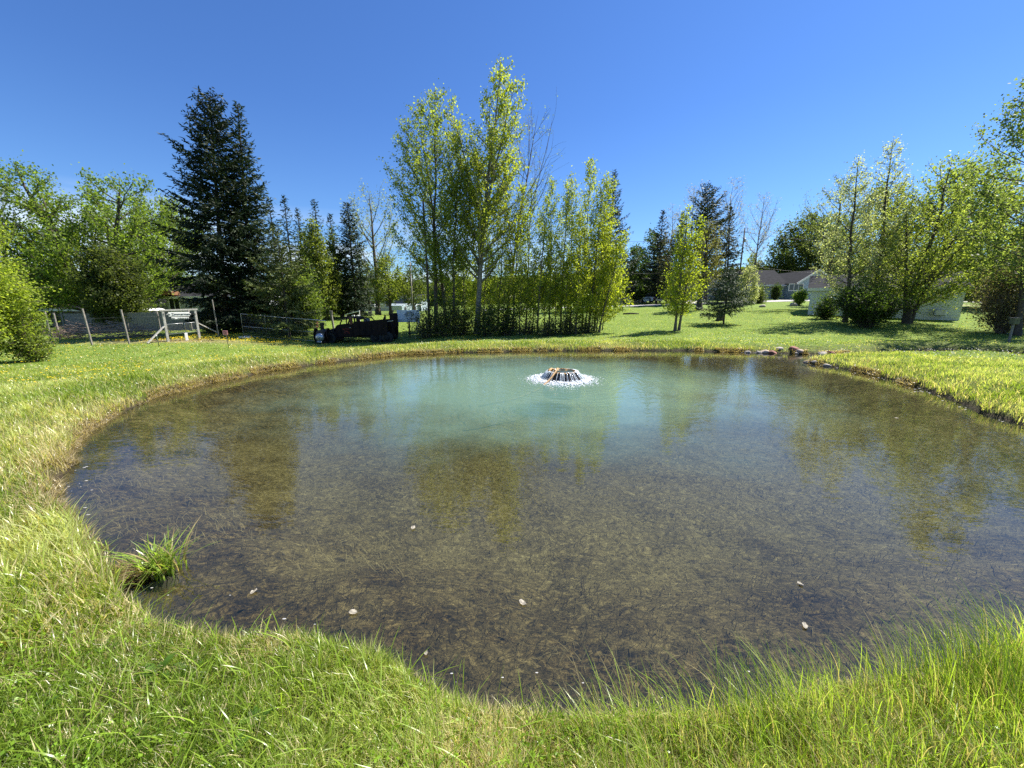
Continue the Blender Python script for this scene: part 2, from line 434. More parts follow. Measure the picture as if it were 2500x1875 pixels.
def ground_material():
    m, n, l = new_mat("meadow_ground")
    o = n.new("ShaderNodeOutputMaterial"); b = n.new("ShaderNodeBsdfPrincipled")
    g = n.new("ShaderNodeNewGeometry")
    at = n.new("ShaderNodeAttribute"); at.attribute_name = "Col"      # R: distance to the shore, G: dryness
    sp = n.new("ShaderNodeSeparateColor"); l.new(at.outputs["Color"], sp.inputs[0])
    def noise(sc, det=6, rough=.6):
        t = n.new("ShaderNodeTexNoise"); t.inputs["Scale"].default_value = sc; t.inputs["Detail"].default_value = det
        t.inputs["Roughness"].default_value = rough; l.new(g.outputs["Position"], t.inputs["Vector"]); return t
    def ramp(src, stops):
        r = n.new("ShaderNodeValToRGB")
        while len(r.color_ramp.elements) < len(stops): r.color_ramp.elements.new(0.5)
        for e, (p, c) in zip(r.color_ramp.elements, stops): e.position = p; e.color = (*c, 1)
        l.new(src, r.inputs[0]); return r
    def mix(f, a, c, v=None):
        x = n.new("ShaderNodeMix"); x.data_type = 'RGBA'
        if v is not None: x.inputs[0].default_value = v
        else: l.new(f, x.inputs[0])
        l.new(a, x.inputs[6]); l.new(c, x.inputs[7]); return x.outputs[2]
    n1, n2, n3 = noise(0.25, 5), noise(9, 8, .75), noise(1.7, 6, .7)
    ga = ramp(n2.outputs[0], [(.30, (.045, .085, .012)), (.5, (.11, .20, .02)), (.72, (.20, .31, .045))])
    gb = ramp(n2.outputs[0], [(.30, (.07, .10, .018)), (.5, (.15, .225, .03)), (.72, (.28, .36, .085))])
    gm = mix(n3.outputs[0], ga.outputs[0], gb.outputs[0])
    straw = ramp(n2.outputs[0], [(.3, (.10, .07, .035)), (.55, (.30, .24, .13)), (.75, (.46, .40, .25))])
    land0 = mix(sp.outputs[1], gm, straw.outputs[0])
    thatch = ramp(n2.outputs[0], [(.3, (.022, .026, .008)), (.55, (.07, .075, .022)), (.8, (.17, .15, .07))])
    land = mix(sp.outputs[2], land0, thatch.outputs[0])
    # pond bed: brown algae mat, fibrous
    wv = n.new("ShaderNodeMapping"); wv.inputs["Scale"].default_value = (1, 1, 1); l.new(g.outputs["Position"], wv.inputs[0])
    dn = noise(3.0, 4, .6)
    ad = n.new("ShaderNodeVectorMath"); ad.operation = 'MULTIPLY_ADD'
    l.new(dn.outputs["Color"], ad.inputs[0]); ad.inputs[1].default_value = (.7, .7, .7); l.new(wv.outputs[0], ad.inputs[2])
    fib = n.new("ShaderNodeTexNoise"); fib.inputs["Scale"].default_value = 13; fib.inputs["Detail"].default_value = 9
    fib.inputs["Roughness"].default_value = .78; l.new(ad.outputs[0], fib.inputs["Vector"])
    bedA = ramp(fib.outputs[0], [(.42, (.012, .007, .004)), (.53, (.10, .060, .023)), (.66, (.36, .235, .095))])
    bedB = ramp(fib.outputs[0], [(.36, (.07, .047, .021)), (.52, (.245, .175, .078)), (.68, (.52, .40, .20))])
    nb = noise(.9, 8, .72)
    off = n.new("ShaderNodeMath"); off.operation = 'MULTIPLY_ADD'; off.inputs[1].default_value = -.075; l.new(sp.outputs[0], off.inputs[0]); l.new(nb.outputs[0], off.inputs[2])
    nbr = n.new("ShaderNodeMapRange"); nbr.inputs[1].default_value = .46; nbr.inputs[2].default_value = .74; l.new(off.outputs[0], nbr.inputs[0])
    bed = mix(nbr.outputs[0], bedA.outputs[0], bedB.outputs[0])
    # damp dark earth just above the water
    soil = ramp(n2.outputs[0], [(.3, (.018, .012, .008)), (.6, (.06, .042, .028)), (.8, (.13, .10, .07))])
    sr = n.new("ShaderNodeMapRange"); sr.inputs[1].default_value = 0.02; sr.inputs[2].default_value = 0.16; l.new(sp.outputs[0], sr.inputs[0])
    s1 = mix(sr.outputs[0], soil.outputs[0], land)
    br = n.new("ShaderNodeMapRange"); br.inputs[1].default_value = -0.25; br.inputs[2].default_value = 0.0; l.new(sp.outputs[0], br.inputs[0])
    allc = mix(br.outputs[0], bed, s1)
    l.new(allc, b.inputs["Base Color"]); b.inputs["Roughness"].default_value = .9; b.inputs["Specular IOR Level"].default_value = .2
    bp = n.new("ShaderNodeBump"); bp.inputs["Strength"].default_value = .9; bp.inputs["Distance"].default_value = .06
    mxh = n.new("ShaderNodeMath"); mxh.operation = 'ADD'; l.new(n2.outputs[0], mxh.inputs[0]); l.new(fib.outputs[0], mxh.inputs[1])
    l.new(mxh.outputs[0], bp.inputs["Height"]); l.new(bp.outputs[0], b.inputs["Normal"])
    l.new(b.outputs[0], o.inputs[0])
    return m
def dryness(x, y, d):
    n = fbm(x, y, 1.1, 3); e = np.exp(-np.maximum(d, 0) / 0.55)
    patch = sstep((fbm(x + 31, y, .9, 3) - .56) / .12)
    brush_bare = np.exp(-(((x + 20.0) / 5.5) ** 2 + ((y - 22.5) / 0.9) ** 2))
    return np.clip(0.08 + e * sstep((n - .33) / .3) * np.where(x > 7, .3, .75) + .35 * patch * (np.hypot(x, y) < 9) + .9 * brush_bare, 0, 1)
gcol = np.zeros((len(xr), 3)); gcol[:, 0] = np.clip(dr, -5, 5); gcol[:, 1] = dryness(xr, yr, dr)
gcol[:, 2] = np.clip(np.maximum(sstep((6.0 - np.hypot(xr, yr)) / 2), np.exp(-np.maximum(dr, 0) / 1.0) * .8), 0, 1)
tag(np_mesh("ground", np.stack([xr, yr, Z], 1), F, ground_material(), gcol, smooth=True),
    "green meadow ground sloping down to the pond and its brown algae covered bed", "ground", kind='structure')

# ------------------------------------------------------------------ water
FX, FY = on_z(1372, 925)
def water_material():
    m, n, l = new_mat("pond_water")
    o = n.new("ShaderNodeOutputMaterial"); g = n.new("ShaderNodeNewGeometry")
    def noise(sc, det=3, rough=.5, vec=None):
        t = n.new("ShaderNodeTexNoise"); t.inputs["Scale"].default_value = sc; t.inputs["Detail"].default_value = det
        t.inputs["Roughness"].default_value = rough; l.new(vec or g.outputs["Position"], t.inputs["Vector"]); return t
    def math(op, a, b=None, c=None):
        x = n.new("ShaderNodeMath"); x.operation = op
        for i, v in enumerate((a, b, c)):
            if v is None: continue
            if isinstance(v, (int, float)): x.inputs[i].default_value = v
            else: l.new(v, x.inputs[i])
        return x.outputs[0]
    sub = n.new("ShaderNodeVectorMath"); sub.operation = 'SUBTRACT'; sub.inputs[1].default_value = (FX, FY, 0)
    l.new(g.outputs["Position"], sub.inputs[0])
    ln = n.new("ShaderNodeVectorMath"); ln.operation = 'LENGTH'; l.new(sub.outputs[0], ln.inputs[0])
    r = ln.outputs["Value"]
    # ring waves running out from the spring
    wob = noise(1.1, 3, .6)
    ph = math('ADD', math('MULTIPLY', r, 24.0), math('MULTIPLY', wob.outputs[0], 22.0))
    ring = math('SINE', ph)
    dec = math('DIVIDE', 1.0, math('ADD', 1.0, math('POWER', math('MULTIPLY', r, 0.30), 3.0)))
    ring = math('MULTIPLY', math('MULTIPLY', ring, dec), 0.0013)
    mpn = n.new("ShaderNodeMapping"); mpn.inputs["Rotation"].default_value = (0, 0, rad(20)); mpn.inputs["Scale"].default_value = (1, 2.3, 1)
    l.new(g.outputs["Position"], mpn.inputs[0])
    w1 = noise(2.3, 3, .55, mpn.outputs[0]); w2 = noise(9.0, 2, .5, mpn.outputs[0])
    h = math('ADD', ring, math('ADD', math('MULTIPLY', w1.outputs[0], 0.0036), math('MULTIPLY', w2.outputs[0], 0.0004)))
    bp = n.new("ShaderNodeBump"); bp.inputs["Strength"].default_value = 1.0; bp.inputs["Distance"].default_value = 1.0
    l.new(h, bp.inputs["Height"])
    # milky turquoise spring water spreading round the outlet
    sq = n.new("ShaderNodeVectorMath"); sq.operation = 'MULTIPLY'; sq.inputs[1].default_value = (0.155, 0.20, 0)
    ofs = n.new("ShaderNodeVectorMath"); ofs.operation = 'ADD'; ofs.inputs[1].default_value = (0.9, 0.4, 0)
    l.new(sub.outputs[0], ofs.inputs[0]); l.new(ofs.outputs[0], sq.inputs[0])
    l2 = n.new("ShaderNodeVectorMath"); l2.operation = 'LENGTH'; l.new(sq.outputs[0], l2.inputs[0])
    tn = noise(.35, 4, .6)
    rr = math('ADD', l2.outputs["Value"], math('MULTIPLY', math('SUBTRACT', tn.outputs[0], .5), .9))
    tr = n.new("ShaderNodeMapRange"); tr.interpolation_type = 'SMOOTHSTEP'
    tr.inputs[1].default_value = 0.35; tr.inputs[2].default_value = 1.25; tr.inputs[3].default_value = .46; tr.inputs[4].default_value = .012
    l.new(rr, tr.inputs[0])
    fr = n.new("ShaderNodeFresnel"); fr.inputs[0].default_value = 1.62; l.new(bp.outputs[0], fr.inputs["Normal"])
    gl = n.new("ShaderNodeBsdfGlossy"); gl.inputs["Roughness"].default_value = .0; l.new(bp.outputs[0], gl.inputs["Normal"])
    tp = n.new("ShaderNodeBsdfTransparent"); tp.inputs[0].default_value = (.86, .92, .84, 1)
    df = n.new("ShaderNodeBsdfDiffuse"); df.inputs[0].default_value = (.22, .39, .32, 1)
    body = n.new("ShaderNodeMixShader"); l.new(tr.outputs[0], body.inputs[0]); l.new(tp.outputs[0], body.inputs[1]); l.new(df.outputs[0], body.inputs[2])
    fin = n.new("ShaderNodeMixShader"); l.new(fr.outputs[0], fin.inputs[0]); l.new(body.outputs[0], fin.inputs[1]); l.new(gl.outputs[0], fin.inputs[2])
    l.new(fin.outputs[0], o.inputs[0])
    va = n.new("ShaderNodeVolumeAbsorption"); va.inputs["Color"].default_value = (.52, .66, .60, 1); va.inputs["Density"].default_value = .16
    l.new(va.outputs[0], o.inputs["Volume"])
    return m
import bmesh
bm = bmesh.new()
_t = np.roll(POLY, -2, 0) - np.roll(POLY, 2, 0); _t /= np.hypot(_t[:, 0], _t[:, 1])[:, None]
_nrm = np.stack([_t[:, 1], -_t[:, 0]], 1)
_ar = 0.5 * (POLY[:, 0] * np.roll(POLY[:, 1], -1) - np.roll(POLY[:, 0], -1) * POLY[:, 1]).sum()
WP = POLY + _nrm * (0.10 if _ar > 0 else -0.10)      # reaches a little under the bank
vsr = [bm.verts.new((x, y, 0.0)) for x, y in WP]
bm.faces.new(vsr)
bmesh.ops.triangulate(bm, faces=bm.faces[:])
me = bpy.data.meshes.new("pond_water"); bm.to_mesh(me); bm.free()
if len(me.polygons) and me.polygons[0].normal.z < 0: me.flip_normals()
me.materials.append(water_material())
ow = bpy.data.objects.new("pond_water", me); S.collection.objects.link(ow)
tag(ow, "clear rippled pond water turning milky turquoise round the spring outlet", "water", kind='structure')

# ------------------------------------------------------------------ plants: generators
def unit(v): return v / np.maximum(np.linalg.norm(v, axis=-1, keepdims=True), 1e-9)
DENS = 2.3
class Tubes:
    def __init__(s): s.V = []; s.F = []; s.n = 0
    def add(s, pts, rs, k=5):
        pts = np.asarray(pts, float); rs = np.asarray(rs, float)
        d = unit(np.gradient(pts, axis=0))
        a = unit(np.cross(d, np.array([0.13, 0.31, 0.94]))); b = np.cross(d, a)
        t = np.arange(k) * 2 * pi / k
        ring = pts[:, None] + (a[:, None] * np.cos(t)[None, :, None] + b[:, None] * np.sin(t)[None, :, None]) * rs[:, None, None]
        m = len(pts)
        i = np.arange(m - 1)[:, None] * k; j = np.arange(k)[None]
        q = np.stack([i + j, i + (j + 1) % k, i + k + (j + 1) % k, i + k + j], -1).reshape(-1, 4) + s.n
        s.V.append(ring.reshape(-1, 3)); s.F.append(q); s.n += m * k
    def build(s, name, mat, parent):
        return np_mesh(name, np.concatenate(s.V), np.concatenate(s.F), mat, parent=parent, smooth=True)
def leaf_quads(P, rng, size, aspect=0.6, up=0.3, var=0.35, dirs=None):
    """one diamond-shaped leaf for each point"""
    n = len(P)
    ax = unit(rng.normal(size=(n, 3)) + (0 if dirs is None else dirs * 1.6))
    nr = unit(rng.normal(size=(n, 3)) + np.array([0, 0, up * 3]))
    sd_ = unit(np.cross(ax, nr)); s = size * (1 + var * rng.uniform(-1, 1, n))[:, None]
    V = np.stack([P - ax * s * .5, P + sd_ * s * aspect * .5 + ax * s * .05, P + ax * s * .5, P - sd_ * s * aspect * .5 + ax * s * .05], 1).reshape(-1, 3)
    F = np.arange(n * 4).reshape(-1, 4)
    return V, F
def leaf_col(n, rng, base, base2=None, v=0.22, k=4):
    base = np.array(base, float)
    if base2 is not None:
        t = rng.rand(n, 1); c = base * (1 - t) + np.array(base2, float) * t
    else: c = np.tile(base, (n, 1))
    c = c * (1 + v * rng.uniform(-1, 1, (n, 1)))
    return np.repeat(c, k, 0)
def bez(a, b, c, n):
    t = np.linspace(0, 1, n)[:, None]
    return a * (1 - t) ** 2 + 2 * b * t * (1 - t) + c * t * t
def wander(P, rng, amt):
    n = len(P); w = np.cumsum(rng.normal(size=(n, 3)), 0) * amt; w -= w[0]; return P + w * np.linspace(0, 1, n)[:, None]

def broadleaf(T, leafpts, leafdir, rng, H, R, prof, n1=26, n2=6, r0=.16, lean=(0, 0), el=50, base=.2, wob=.02, dens=26, spread=.18,
              origin=(0, 0, 0), trunk_k=8, limb_r=.34, sec=.36, drop=0.0, top_r=.03, sec_r=.3):
    """trunk + limbs reaching into a crown of half width R*prof(height); leaf points collected along the twigs"""
    dens = dens * DENS; sec_r = sec_r * .75; limb_r = limb_r * .62
    o = np.array(origin, float)
    m = 14; t = np.linspace(0, 1, m)
    tr = np.stack([lean[0] * t ** 1.2, lean[1] * t ** 1.2, H * t], 1) + o
    tr = wander(tr, rng, H * wob * .35)
    rr = r0 * ((1 - t) ** .85 * (1 - top_r) + top_r * .4); rr[0] *= 1.45; rr[1] *= 1.08
    T.add(tr, rr, trunk_k)
    nl = rng.poisson(dens * H * .16)
    if nl:
        f = 1 - .26 * rng.rand(nl); sg = R * .16 * (1.05 - f)[:, None] * 4
        leafpts.append(np.stack([np.interp(f, t, tr[:, c_]) for c_ in range(3)], 1) + rng.normal(size=(nl, 3)) * (spread * .8 + sg))
        leafdir.append(np.tile([0, 0, 1.0], (nl, 1)))
    ga = rng.rand() * 6.28
    for i in range(n1):
        tt = (i + rng.rand()) / n1
        ga += 2.39996 + rng.normal() * .35
        pr = np.interp(tt, np.linspace(0, 1, len(prof)), prof) * R * (.62 + .46 * rng.rand())
        ht = base + (1 - base) * tt
        e = rad(el + rng.normal() * 7) * (1 - .25 * (1 - tt))
        hs = max(base * .55, ht - pr * tan(e) / H)
        hs = min(hs, ht - .01)
        j = hs * (m - 1); a = int(j); st = tr[a] + (tr[min(a + 1, m - 1)] - tr[a]) * (j - a)
        axis = np.array([np.interp(ht, t, tr[:, 0]), np.interp(ht, t, tr[:, 1]), o[2] + H * ht])
        en = axis + np.array([cos(ga) * pr, sin(ga) * pr, 0.0]); en[2] -= drop * pr
        L = np.linalg.norm(en - st) + 1e-6
        mid = st + (en - st) * .5 + np.array([cos(ga), sin(ga), 0]) * pr * .16 - np.array([0, 0, .05 * L])
        P = wander(bez(st, mid, en, 8), rng, L * .02)
        rb = min(np.interp(hs, t, rr) * .62, r0 * limb_r * (.35 + .65 * L / (R * 1.3 + .01)))
        T.add(P, np.linspace(rb, max(.006, rb * .16), 8), 5)
        for k in range(n2):
            s = .25 + .75 * (k + rng.rand()) / n2
            q = s * 7; b = min(int(q), 6); p0 = P[b] + (P[b + 1] - P[b]) * (q - b)
            dr_ = unit(P[b + 1] - P[b]); d2 = unit(dr_ * .9 + rng.normal(size=3) * .62 + np.array([0, 0, .28 - drop]))
            l2 = L * sec * (1.15 - .6 * s) * (.6 + .7 * rng.rand())
            p1 = p0 + d2 * l2
            m2 = p0 + d2 * l2 * .5 + rng.normal(size=3) * l2 * .09
            P2 = bez(p0, m2, p1, 5)
            T.add(P2, np.linspace(max(.007, rb * sec_r), .004, 5), 3)
            nl = rng.poisson(dens * l2 + 2)
            if nl:
                f = rng.rand(nl) ** .8
                idx = np.minimum((f * 4).astype(int), 3); fr_ = f * 4 - idx
                B = P2[idx] + (P2[idx + 1] - P2[idx]) * fr_[:, None]
                B = B + rng.normal(size=(nl, 3)) * spread * (.5 + .6 * rng.rand(nl, 1))
                leafpts.append(B); leafdir.append(np.tile(d2, (nl, 1)))
        nl = rng.poisson(dens * L * .35)
        if nl:
            f = .35 + .65 * rng.rand(nl); idx = np.minimum((f * 7).astype(int), 6); fr_ = f * 7 - idx
            leafpts.append(P[idx] + (P[idx + 1] - P[idx]) * fr_[:, None] + rng.normal(size=(nl, 3)) * spread * .8)
            leafdir.append(np.tile(unit(P[-1] - P[0]), (nl, 1)))

PROF = {
    'flame': [.55, .9, 1.0, .95, .82, .64, .48, .32, .10],
    'oval': [.35, .75, .95, 1.0, .95, .8, .55, .18],
    'poplar': [.4, .72, .95, 1.0, .95, .85, .7, .48, .16],
    'column': [.5, .8, .95, 1.0, .95, .8, .6, .32, .08],
    'broad': [.55, .95, 1.0, .98, .9, .74, .5, .2],
    'vase': [.25, .5, .75, .92, 1.0, .92, .7, .3],
    'cone': [1, .9, .78, .64, .5, .36, .2, .05],
}
def plant(name, loc, label, cat, group=None):
    return empty(name, loc, label, cat, group)
def finish(root, T, pts, dirs, rng, bark, size, c1, c2, aspect=.6, up=.3, mat='leaf', v=.22):
    if T is not None: T.build("trunk", M[bark], root)
    if pts:
        P = np.concatenate(pts); D = np.concatenate(dirs)
        V, F = leaf_quads(P, rng, size, aspect, up, dirs=D * .6)
        np_mesh("crown", V, F, M[mat], leaf_col(len(P), rng, c1, c2, v), root)
    return root
TOPZ = lambda px, py, D: at_d(px, py, D)[2]
def tree(seed, name, label, bx, by, D, topy, Rpx, prof='oval', bark='bark_mid', c1=(.1, .15, .02), c2=(.16, .22, .04), size=.13,
         group=None, cat='tree', topx=None, stems=None, **kw):
    """tree standing where pixel column bx meets the ground at depth D, its top seen at row topy"""
    rng = np.random.RandomState(seed)
    x, y, z = ground(bx, by, D)
    H = TOPZ(bx, topy, D) - z
    R = Rpx * D / FPX * cos(atan2(bx - 1250, FPX))
    if bx > 2000: R *= 1.28
    lean = (0, 0)
    if topx is not None:
        lean = (at_d(topx, topy, D)[0] - x, 0)
    root = plant(name, (x, y, z - .05), label, cat, group)
    T = Tubes(); P = []; Q = []
    if stems is None: stems = [((0, 0), lean, 1.0)]
    n1 = kw.pop('n1', 26); r0 = kw.pop('r0', .16)
    for og, ln_, f in stems:
        k2 = dict(kw); oz = og[2] if len(og) > 2 else 0
        if oz: k2['base'] = .12                       # a leader forking off higher up
        broadleaf(T, P, Q, rng, H * f, R * (.55 + .45 * f if len(stems) > 1 else 1), PROF[prof], n1=max(5, int(n1 * f)), r0=r0 * f * (.9 if oz else 1),
                  lean=ln_, origin=(og[0], og[1], oz * H), **k2)
    return finish(root, T, P, Q, rng, bark, size, c1, c2)

def conifer(seed, name, label, bx, by, D, topy, Rpx, c1=(.016, .034, .012), c2=(.035, .06, .018), base=.06, n=130, group=None,
            prof=None, tipup=.25, need=.24, dens=1.0, lean=(0, 0), irr=.22, bark='bark_dark', topx=None, elb=-22, elt=38, gap=0.0, nw=.16):
    rng = np.random.RandomState(seed)
    x, y, z = ground(bx, by, D)
    H = TOPZ(bx, topy, D) - z; R = Rpx * D / FPX * cos(atan2(bx - 1250, FPX))
    if topx is not None: lean = (at_d(topx, topy, D)[0] - x, 0)
    root = plant(name, (x, y, z - .05), label, 'tree', group)
    T = Tubes(); m = 12; t = np.linspace(0, 1, m)
    tr = np.stack([lean[0] * t, lean[1] * t, H * t], 1)
    T.add(tr, H * .014 * (1 - t * .96) + .012, 7)
    prof = prof or [.55, .95, 1, .93, .84, .72, .58, .44, .30, .16, .03]
    segs = []; sdir = []; slen = []
    ga = 0
    for i in range(n):
        tt = ((i + rng.rand()) / n) ** .92
        ga += 2.39996 + rng.normal() * .25
        h = base + (1 - base) * tt
        L = R * np.interp(tt, np.linspace(0, 1, len(prof)), prof) * (1 + irr * rng.normal()) + .08
        L = max(.08, L)
        if rng.rand() < gap: L *= .5
        e = rad(elb + (elt - elb) * tt + rng.normal() * 5)
        st = np.array([lean[0] * h, lean[1] * h, H * h])
        d = np.array([cos(ga) * cos(e), sin(ga) * cos(e), sin(e)])
        en = st + d * L; en[2] += tipup * L * .5
        mid = st + d * L * .55; mid[2] -= tipup * L * .22
        P = bez(st, mid, en, 6)
        T.add(P, np.linspace(max(.008, H * .0035 * (1 - tt * .7)), .004, 6), 3)
        k = max(3, int(L * 6.5 * dens))
        for s in np.linspace(.12, 1, k):
            q = s * 5; b = min(int(q), 4); p0 = P[b] + (P[b + 1] - P[b]) * (q - b)
            fd = unit(P[b + 1] - P[b]); sdv = unit(np.cross(fd, [0, 0, 1]))
            for sg in (-1, 1):
                l2 = (L * .36 * (1.08 - s) + .12) * (.7 + .6 * rng.rand())
                dd = unit(fd * .75 + sdv * sg * .8 + np.array([0, 0, -.18 + .2 * rng.normal()]))
                segs.append(p0); sdir.append(dd); slen.append(l2)
    segs = np.array(segs); sdir = np.array(sdir); slen = np.array(slen)
    cnt = np.maximum(1, (slen / need * 2.3).astype(int))
    idx = np.repeat(np.arange(len(segs)), cnt)
    f = rng.rand(len(idx))
    C = segs[idx] + sdir[idx] * (slen[idx] * f)[:, None] + rng.normal(size=(len(idx), 3)) * .04
    C[:, 2] -= .10 * f * slen[idx]
    ax = unit(sdir[idx] + rng.normal(size=C.shape) * .42 + np.array([0, 0, -.12]))
    sd_ = unit(np.cross(ax, rng.normal(size=C.shape) + np.array([0, 0, 1.2])))
    s = need * (.75 + .6 * rng.rand(len(idx)))[:, None]
    w = need * nw
    V = np.stack([C - ax * s * .5, C + sd_ * w, C + ax * s * .6, C - sd_ * w], 1).reshape(-1, 3)
    T.build("trunk", M[bark], root)
    tcol = leaf_col(len(idx), rng, c1, c2, .25)
    np_mesh("crown", V, np.arange(len(V)).reshape(-1, 4), M['needle'], tcol, root)
    return root

def bush(seed, name, label, bx, by, D, topy, Rpx, c1, c2, size=.11, n=26, dens=30, spread=.16, bark='twig', group=None, cat='bush',
         Ry=None, stem_r=.03, flat=1.0, low=.12, n2=6, mat='leaf', dx=0):
    """many stems from one foot into a dome"""
    rng = np.random.RandomState(seed)
    x, y, z = ground(bx, by, D); x += dx
    H = TOPZ(bx, topy, D) - z; R = Rpx * D / FPX * cos(atan2(bx - 1250, FPX)) ** .7; Ry = R if Ry is None else Ry
    root = plant(name, (x, y, z - .04), label, cat, group)
    T = Tubes(); P = []; Q = []
    for i in range(n):
        az = i * 2.39996 + rng.rand(); u = (i + .5) / n
        ph = math.acos(1 - u * (1 - low)) ; k = .72 + .3 * rng.rand()
        en = np.array([cos(az) * sin(ph) * R * k, sin(az) * sin(ph) * Ry * k, H * (low * .5 + (1 - low * .5) * cos(ph) ** flat) * k])
        st = np.array([cos(az) * R * .10, sin(az) * Ry * .10, 0])
        mid = np.array([en[0] * .35, en[1] * .35, en[2] * .62])
        L = np.linalg.norm(en - st); c = wander(bez(st, mid, en, 7), rng, L * .015)
        T.add(c, np.linspace(stem_r, .006, 7), 4)
        for j in range(n2 + 2):
            s = .22 + .78 * rng.rand(); q = s * 6; b = min(int(q), 5); p0 = c[b] + (c[b + 1] - c[b]) * (q - b)
            d2 = unit(unit(c[b + 1] - c[b]) * .7 + rng.normal(size=3) * .8 + np.array([0, 0, .15])); l2 = L * .33 * (.5 + .8 * rng.rand())
            p1 = p0 + d2 * l2; p1[2] = max(p1[2], .05)
            T.add(np.stack([p0, (p0 + p1) / 2 + rng.normal(size=3) * l2 * .06, p1]), np.array([stem_r * .35, stem_r * .22, .004]), 3)
            nl = rng.poisson(dens * 1.9 * l2 + 1)
            if nl:
                B = p0 + (p1 - p0) * rng.rand(nl, 1) + rng.normal(size=(nl, 3)) * spread
                B[:, 2] = np.maximum(B[:, 2], .03); P.append(B); Q.append(np.tile(d2, (nl, 1)))
    T.build("branches", M[bark], root)
    if P:
        P = np.concatenate(P); Q = np.concatenate(Q); V, F = leaf_quads(P, rng, size, .62, .3, dirs=Q * .5)
        np_mesh("foliage", V, F, M[mat], leaf_col(len(P), rng, c1, c2, .25), root)
    return root

# ------------------------------------------------------------------ trees: left side
YG1, YG2 = (.19, .25, .018), (.32, .36, .045)          # backlit young poplar leaves
MG1, MG2 = (.10, .16, .02), (.19, .26, .045)          # maple green
LG1, LG2 = (.13, .19, .045), (.22, .28, .09)           # pale fresh green
SG1, SG2 = (.22, .25, .13), (.38, .41, .25)            # silvery green
DG1, DG2 = (.03, .055, .014), (.06, .10, .022)         # dark green

tree(11, "maple_tree", "broad spreading maple behind the plank fence with two trunks leaning to the left", 240, 800, 33, 392, 250, 'broad', 'bark_dark', MG1, MG2,
     size=.19, n1=36, n2=9, r0=.42, base=.25, el=38, dens=13, spread=.30, sec=.40, limb_r=.5,
     stems=[((0, 0), (-3.6, 0), 1.0), ((.9, .4), (1.6, 1), .96), ((.4, -.5), (-1.5, -.5), .8)])
tree(12, "light_maple_tree", "light green maple with bare fanned trunks behind the rounded cedar", 395, 800, 42, 470, 105, 'vase', 'bark_dark', LG1, LG2,
     size=.2, n1=28, n2=8, r0=.3, base=.36, el=55, dens=12, spread=.3, stems=[((0, 0), (-3, 0), 1.0), ((.6, 0), (1.5, .5), 1.0), ((1, .3), (3.6, 0), .95)])
tree(13, "budding_tree", "barely leafed pale tree rising above the maple at the left edge", 55, 800, 48, 352, 70, 'oval', 'bark_mid', LG1, LG2,
     size=.14, n1=26, n2=7, r0=.3, dens=2.2, spread=.25, base=.35)
tree(14, "edge_maple_tree", "tall green tree at the left picture edge behind the shrub", -130, 810, 31, 430, 150, 'broad', 'bark_dark', MG1, MG2,
     size=.2, n1=30, n2=8, r0=.35, base=.2, el=45, dens=12, spread=.3)
bush(15, "cedar_tree", "dense rounded dark cedar between the maple and the small house", 300, 806, 30.2, 608, 66, (.05, .075, .018), (.12, .145, .04), size=.16, n=70, dens=34,
     spread=.20, cat='tree', bark='bark_dark', flat=.8, n2=10, stem_r=.05)
bush(16, "leafy_shrub", "big bright yellow green shrub at the left edge of the lawn", -75, 880, 13.5, 520, 185, (.20, .27, .03), (.34, .40, .07), size=.085, n=70, dens=42,
     spread=.12, flat=.62, n2=10, stem_r=.025)
bush(17, "lawn_shrub", "low sprawling bush at the foot of the big bright shrub", 75, 868, 14.5, 745, 62, (.13, .18, .03), (.22, .27, .05), size=.075, n=30, dens=36, spread=.1)
bush(18, "neighbour_bush", "yellow green bush beyond the plank fence left of the leaning trunks", 165, 800, 37, 715, 50, (.15, .2, .03), (.24, .28, .06), size=.16, n=30, dens=18, spread=.22)
bush(19, "dark_neighbour_bush", "dark tall bush behind the bright shrub beyond the plank fence", 75, 805, 36, 600, 55, (.05, .07, .02), (.09, .12, .03), size=.18, n=34, dens=18, spread=.25)

conifer(21, "spruce_tree", "tallest dark spruce with drooping boughs left of the long gate", 552, 806, 27, 238, 122, n=220, topx=512, dens=1.15, irr=.13, base=.05, need=.26,
        c1=(.012, .024, .010), c2=(.030, .045, .016), prof=[.8, 1, 1, .96, .9, .84, .76, .66, .52, .40, .22])
conifer(22, "second_spruce_tree", "slightly shorter greener spruce leaning on the tallest one", 622, 806, 28, 254, 92, n=200, topx=580, dens=1.1, irr=.13, base=.05, need=.26,
        c1=(.020, .040, .014), c2=(.045, .070, .022), prof=[.9, 1.05, 1, .96, .88, .78, .64, .48, .33, .2, .05])
conifer(23, "sunlit_spruce_tree", "low yellowish spruce with sunlit boughs above the long gate", 705, 806, 26, 560, 92, n=95, dens=1.0, irr=.25, base=.1, need=.24,
        c1=(.06, .085, .02), c2=(.11, .13, .035), prof=[.8, 1, 1, .9, .8, .66, .5, .34, .2, .1])
for k, (sx, sy, sD, sr, lab) in enumerate([(728, 478, 43, 42, "thin spruce spire just right of the two tall spruces"),
                                           (756, 508, 46, 44, "short spruce spire left of the small pointed spruce"),
                                           (797, 488, 48, 45, "small pointed spruce rising over the light cedars"),
                                           (830, 522, 48, 36, "slim spruce spire close to the narrow dark spruce"),
                                           (693, 480, 44, 42, "spruce spire half hidden by the second tall spruce")]):
    conifer(30 + k, "spruce_spire", lab, sx, 790, sD, sy, sr, n=90, dens=.7, need=.34, group="spruce spires behind the cedars", irr=.15)
tree(36, "columnar_cedar", "yellow green upright tree left of the narrow dark spruce", 800, 800, 34, 535, 40, 'column', 'bark_mid', (.10, .14, .025), (.19, .22, .05), size=.18, n1=44, n2=7, r0=.14, dens=22, spread=.22, base=.05, el=60)
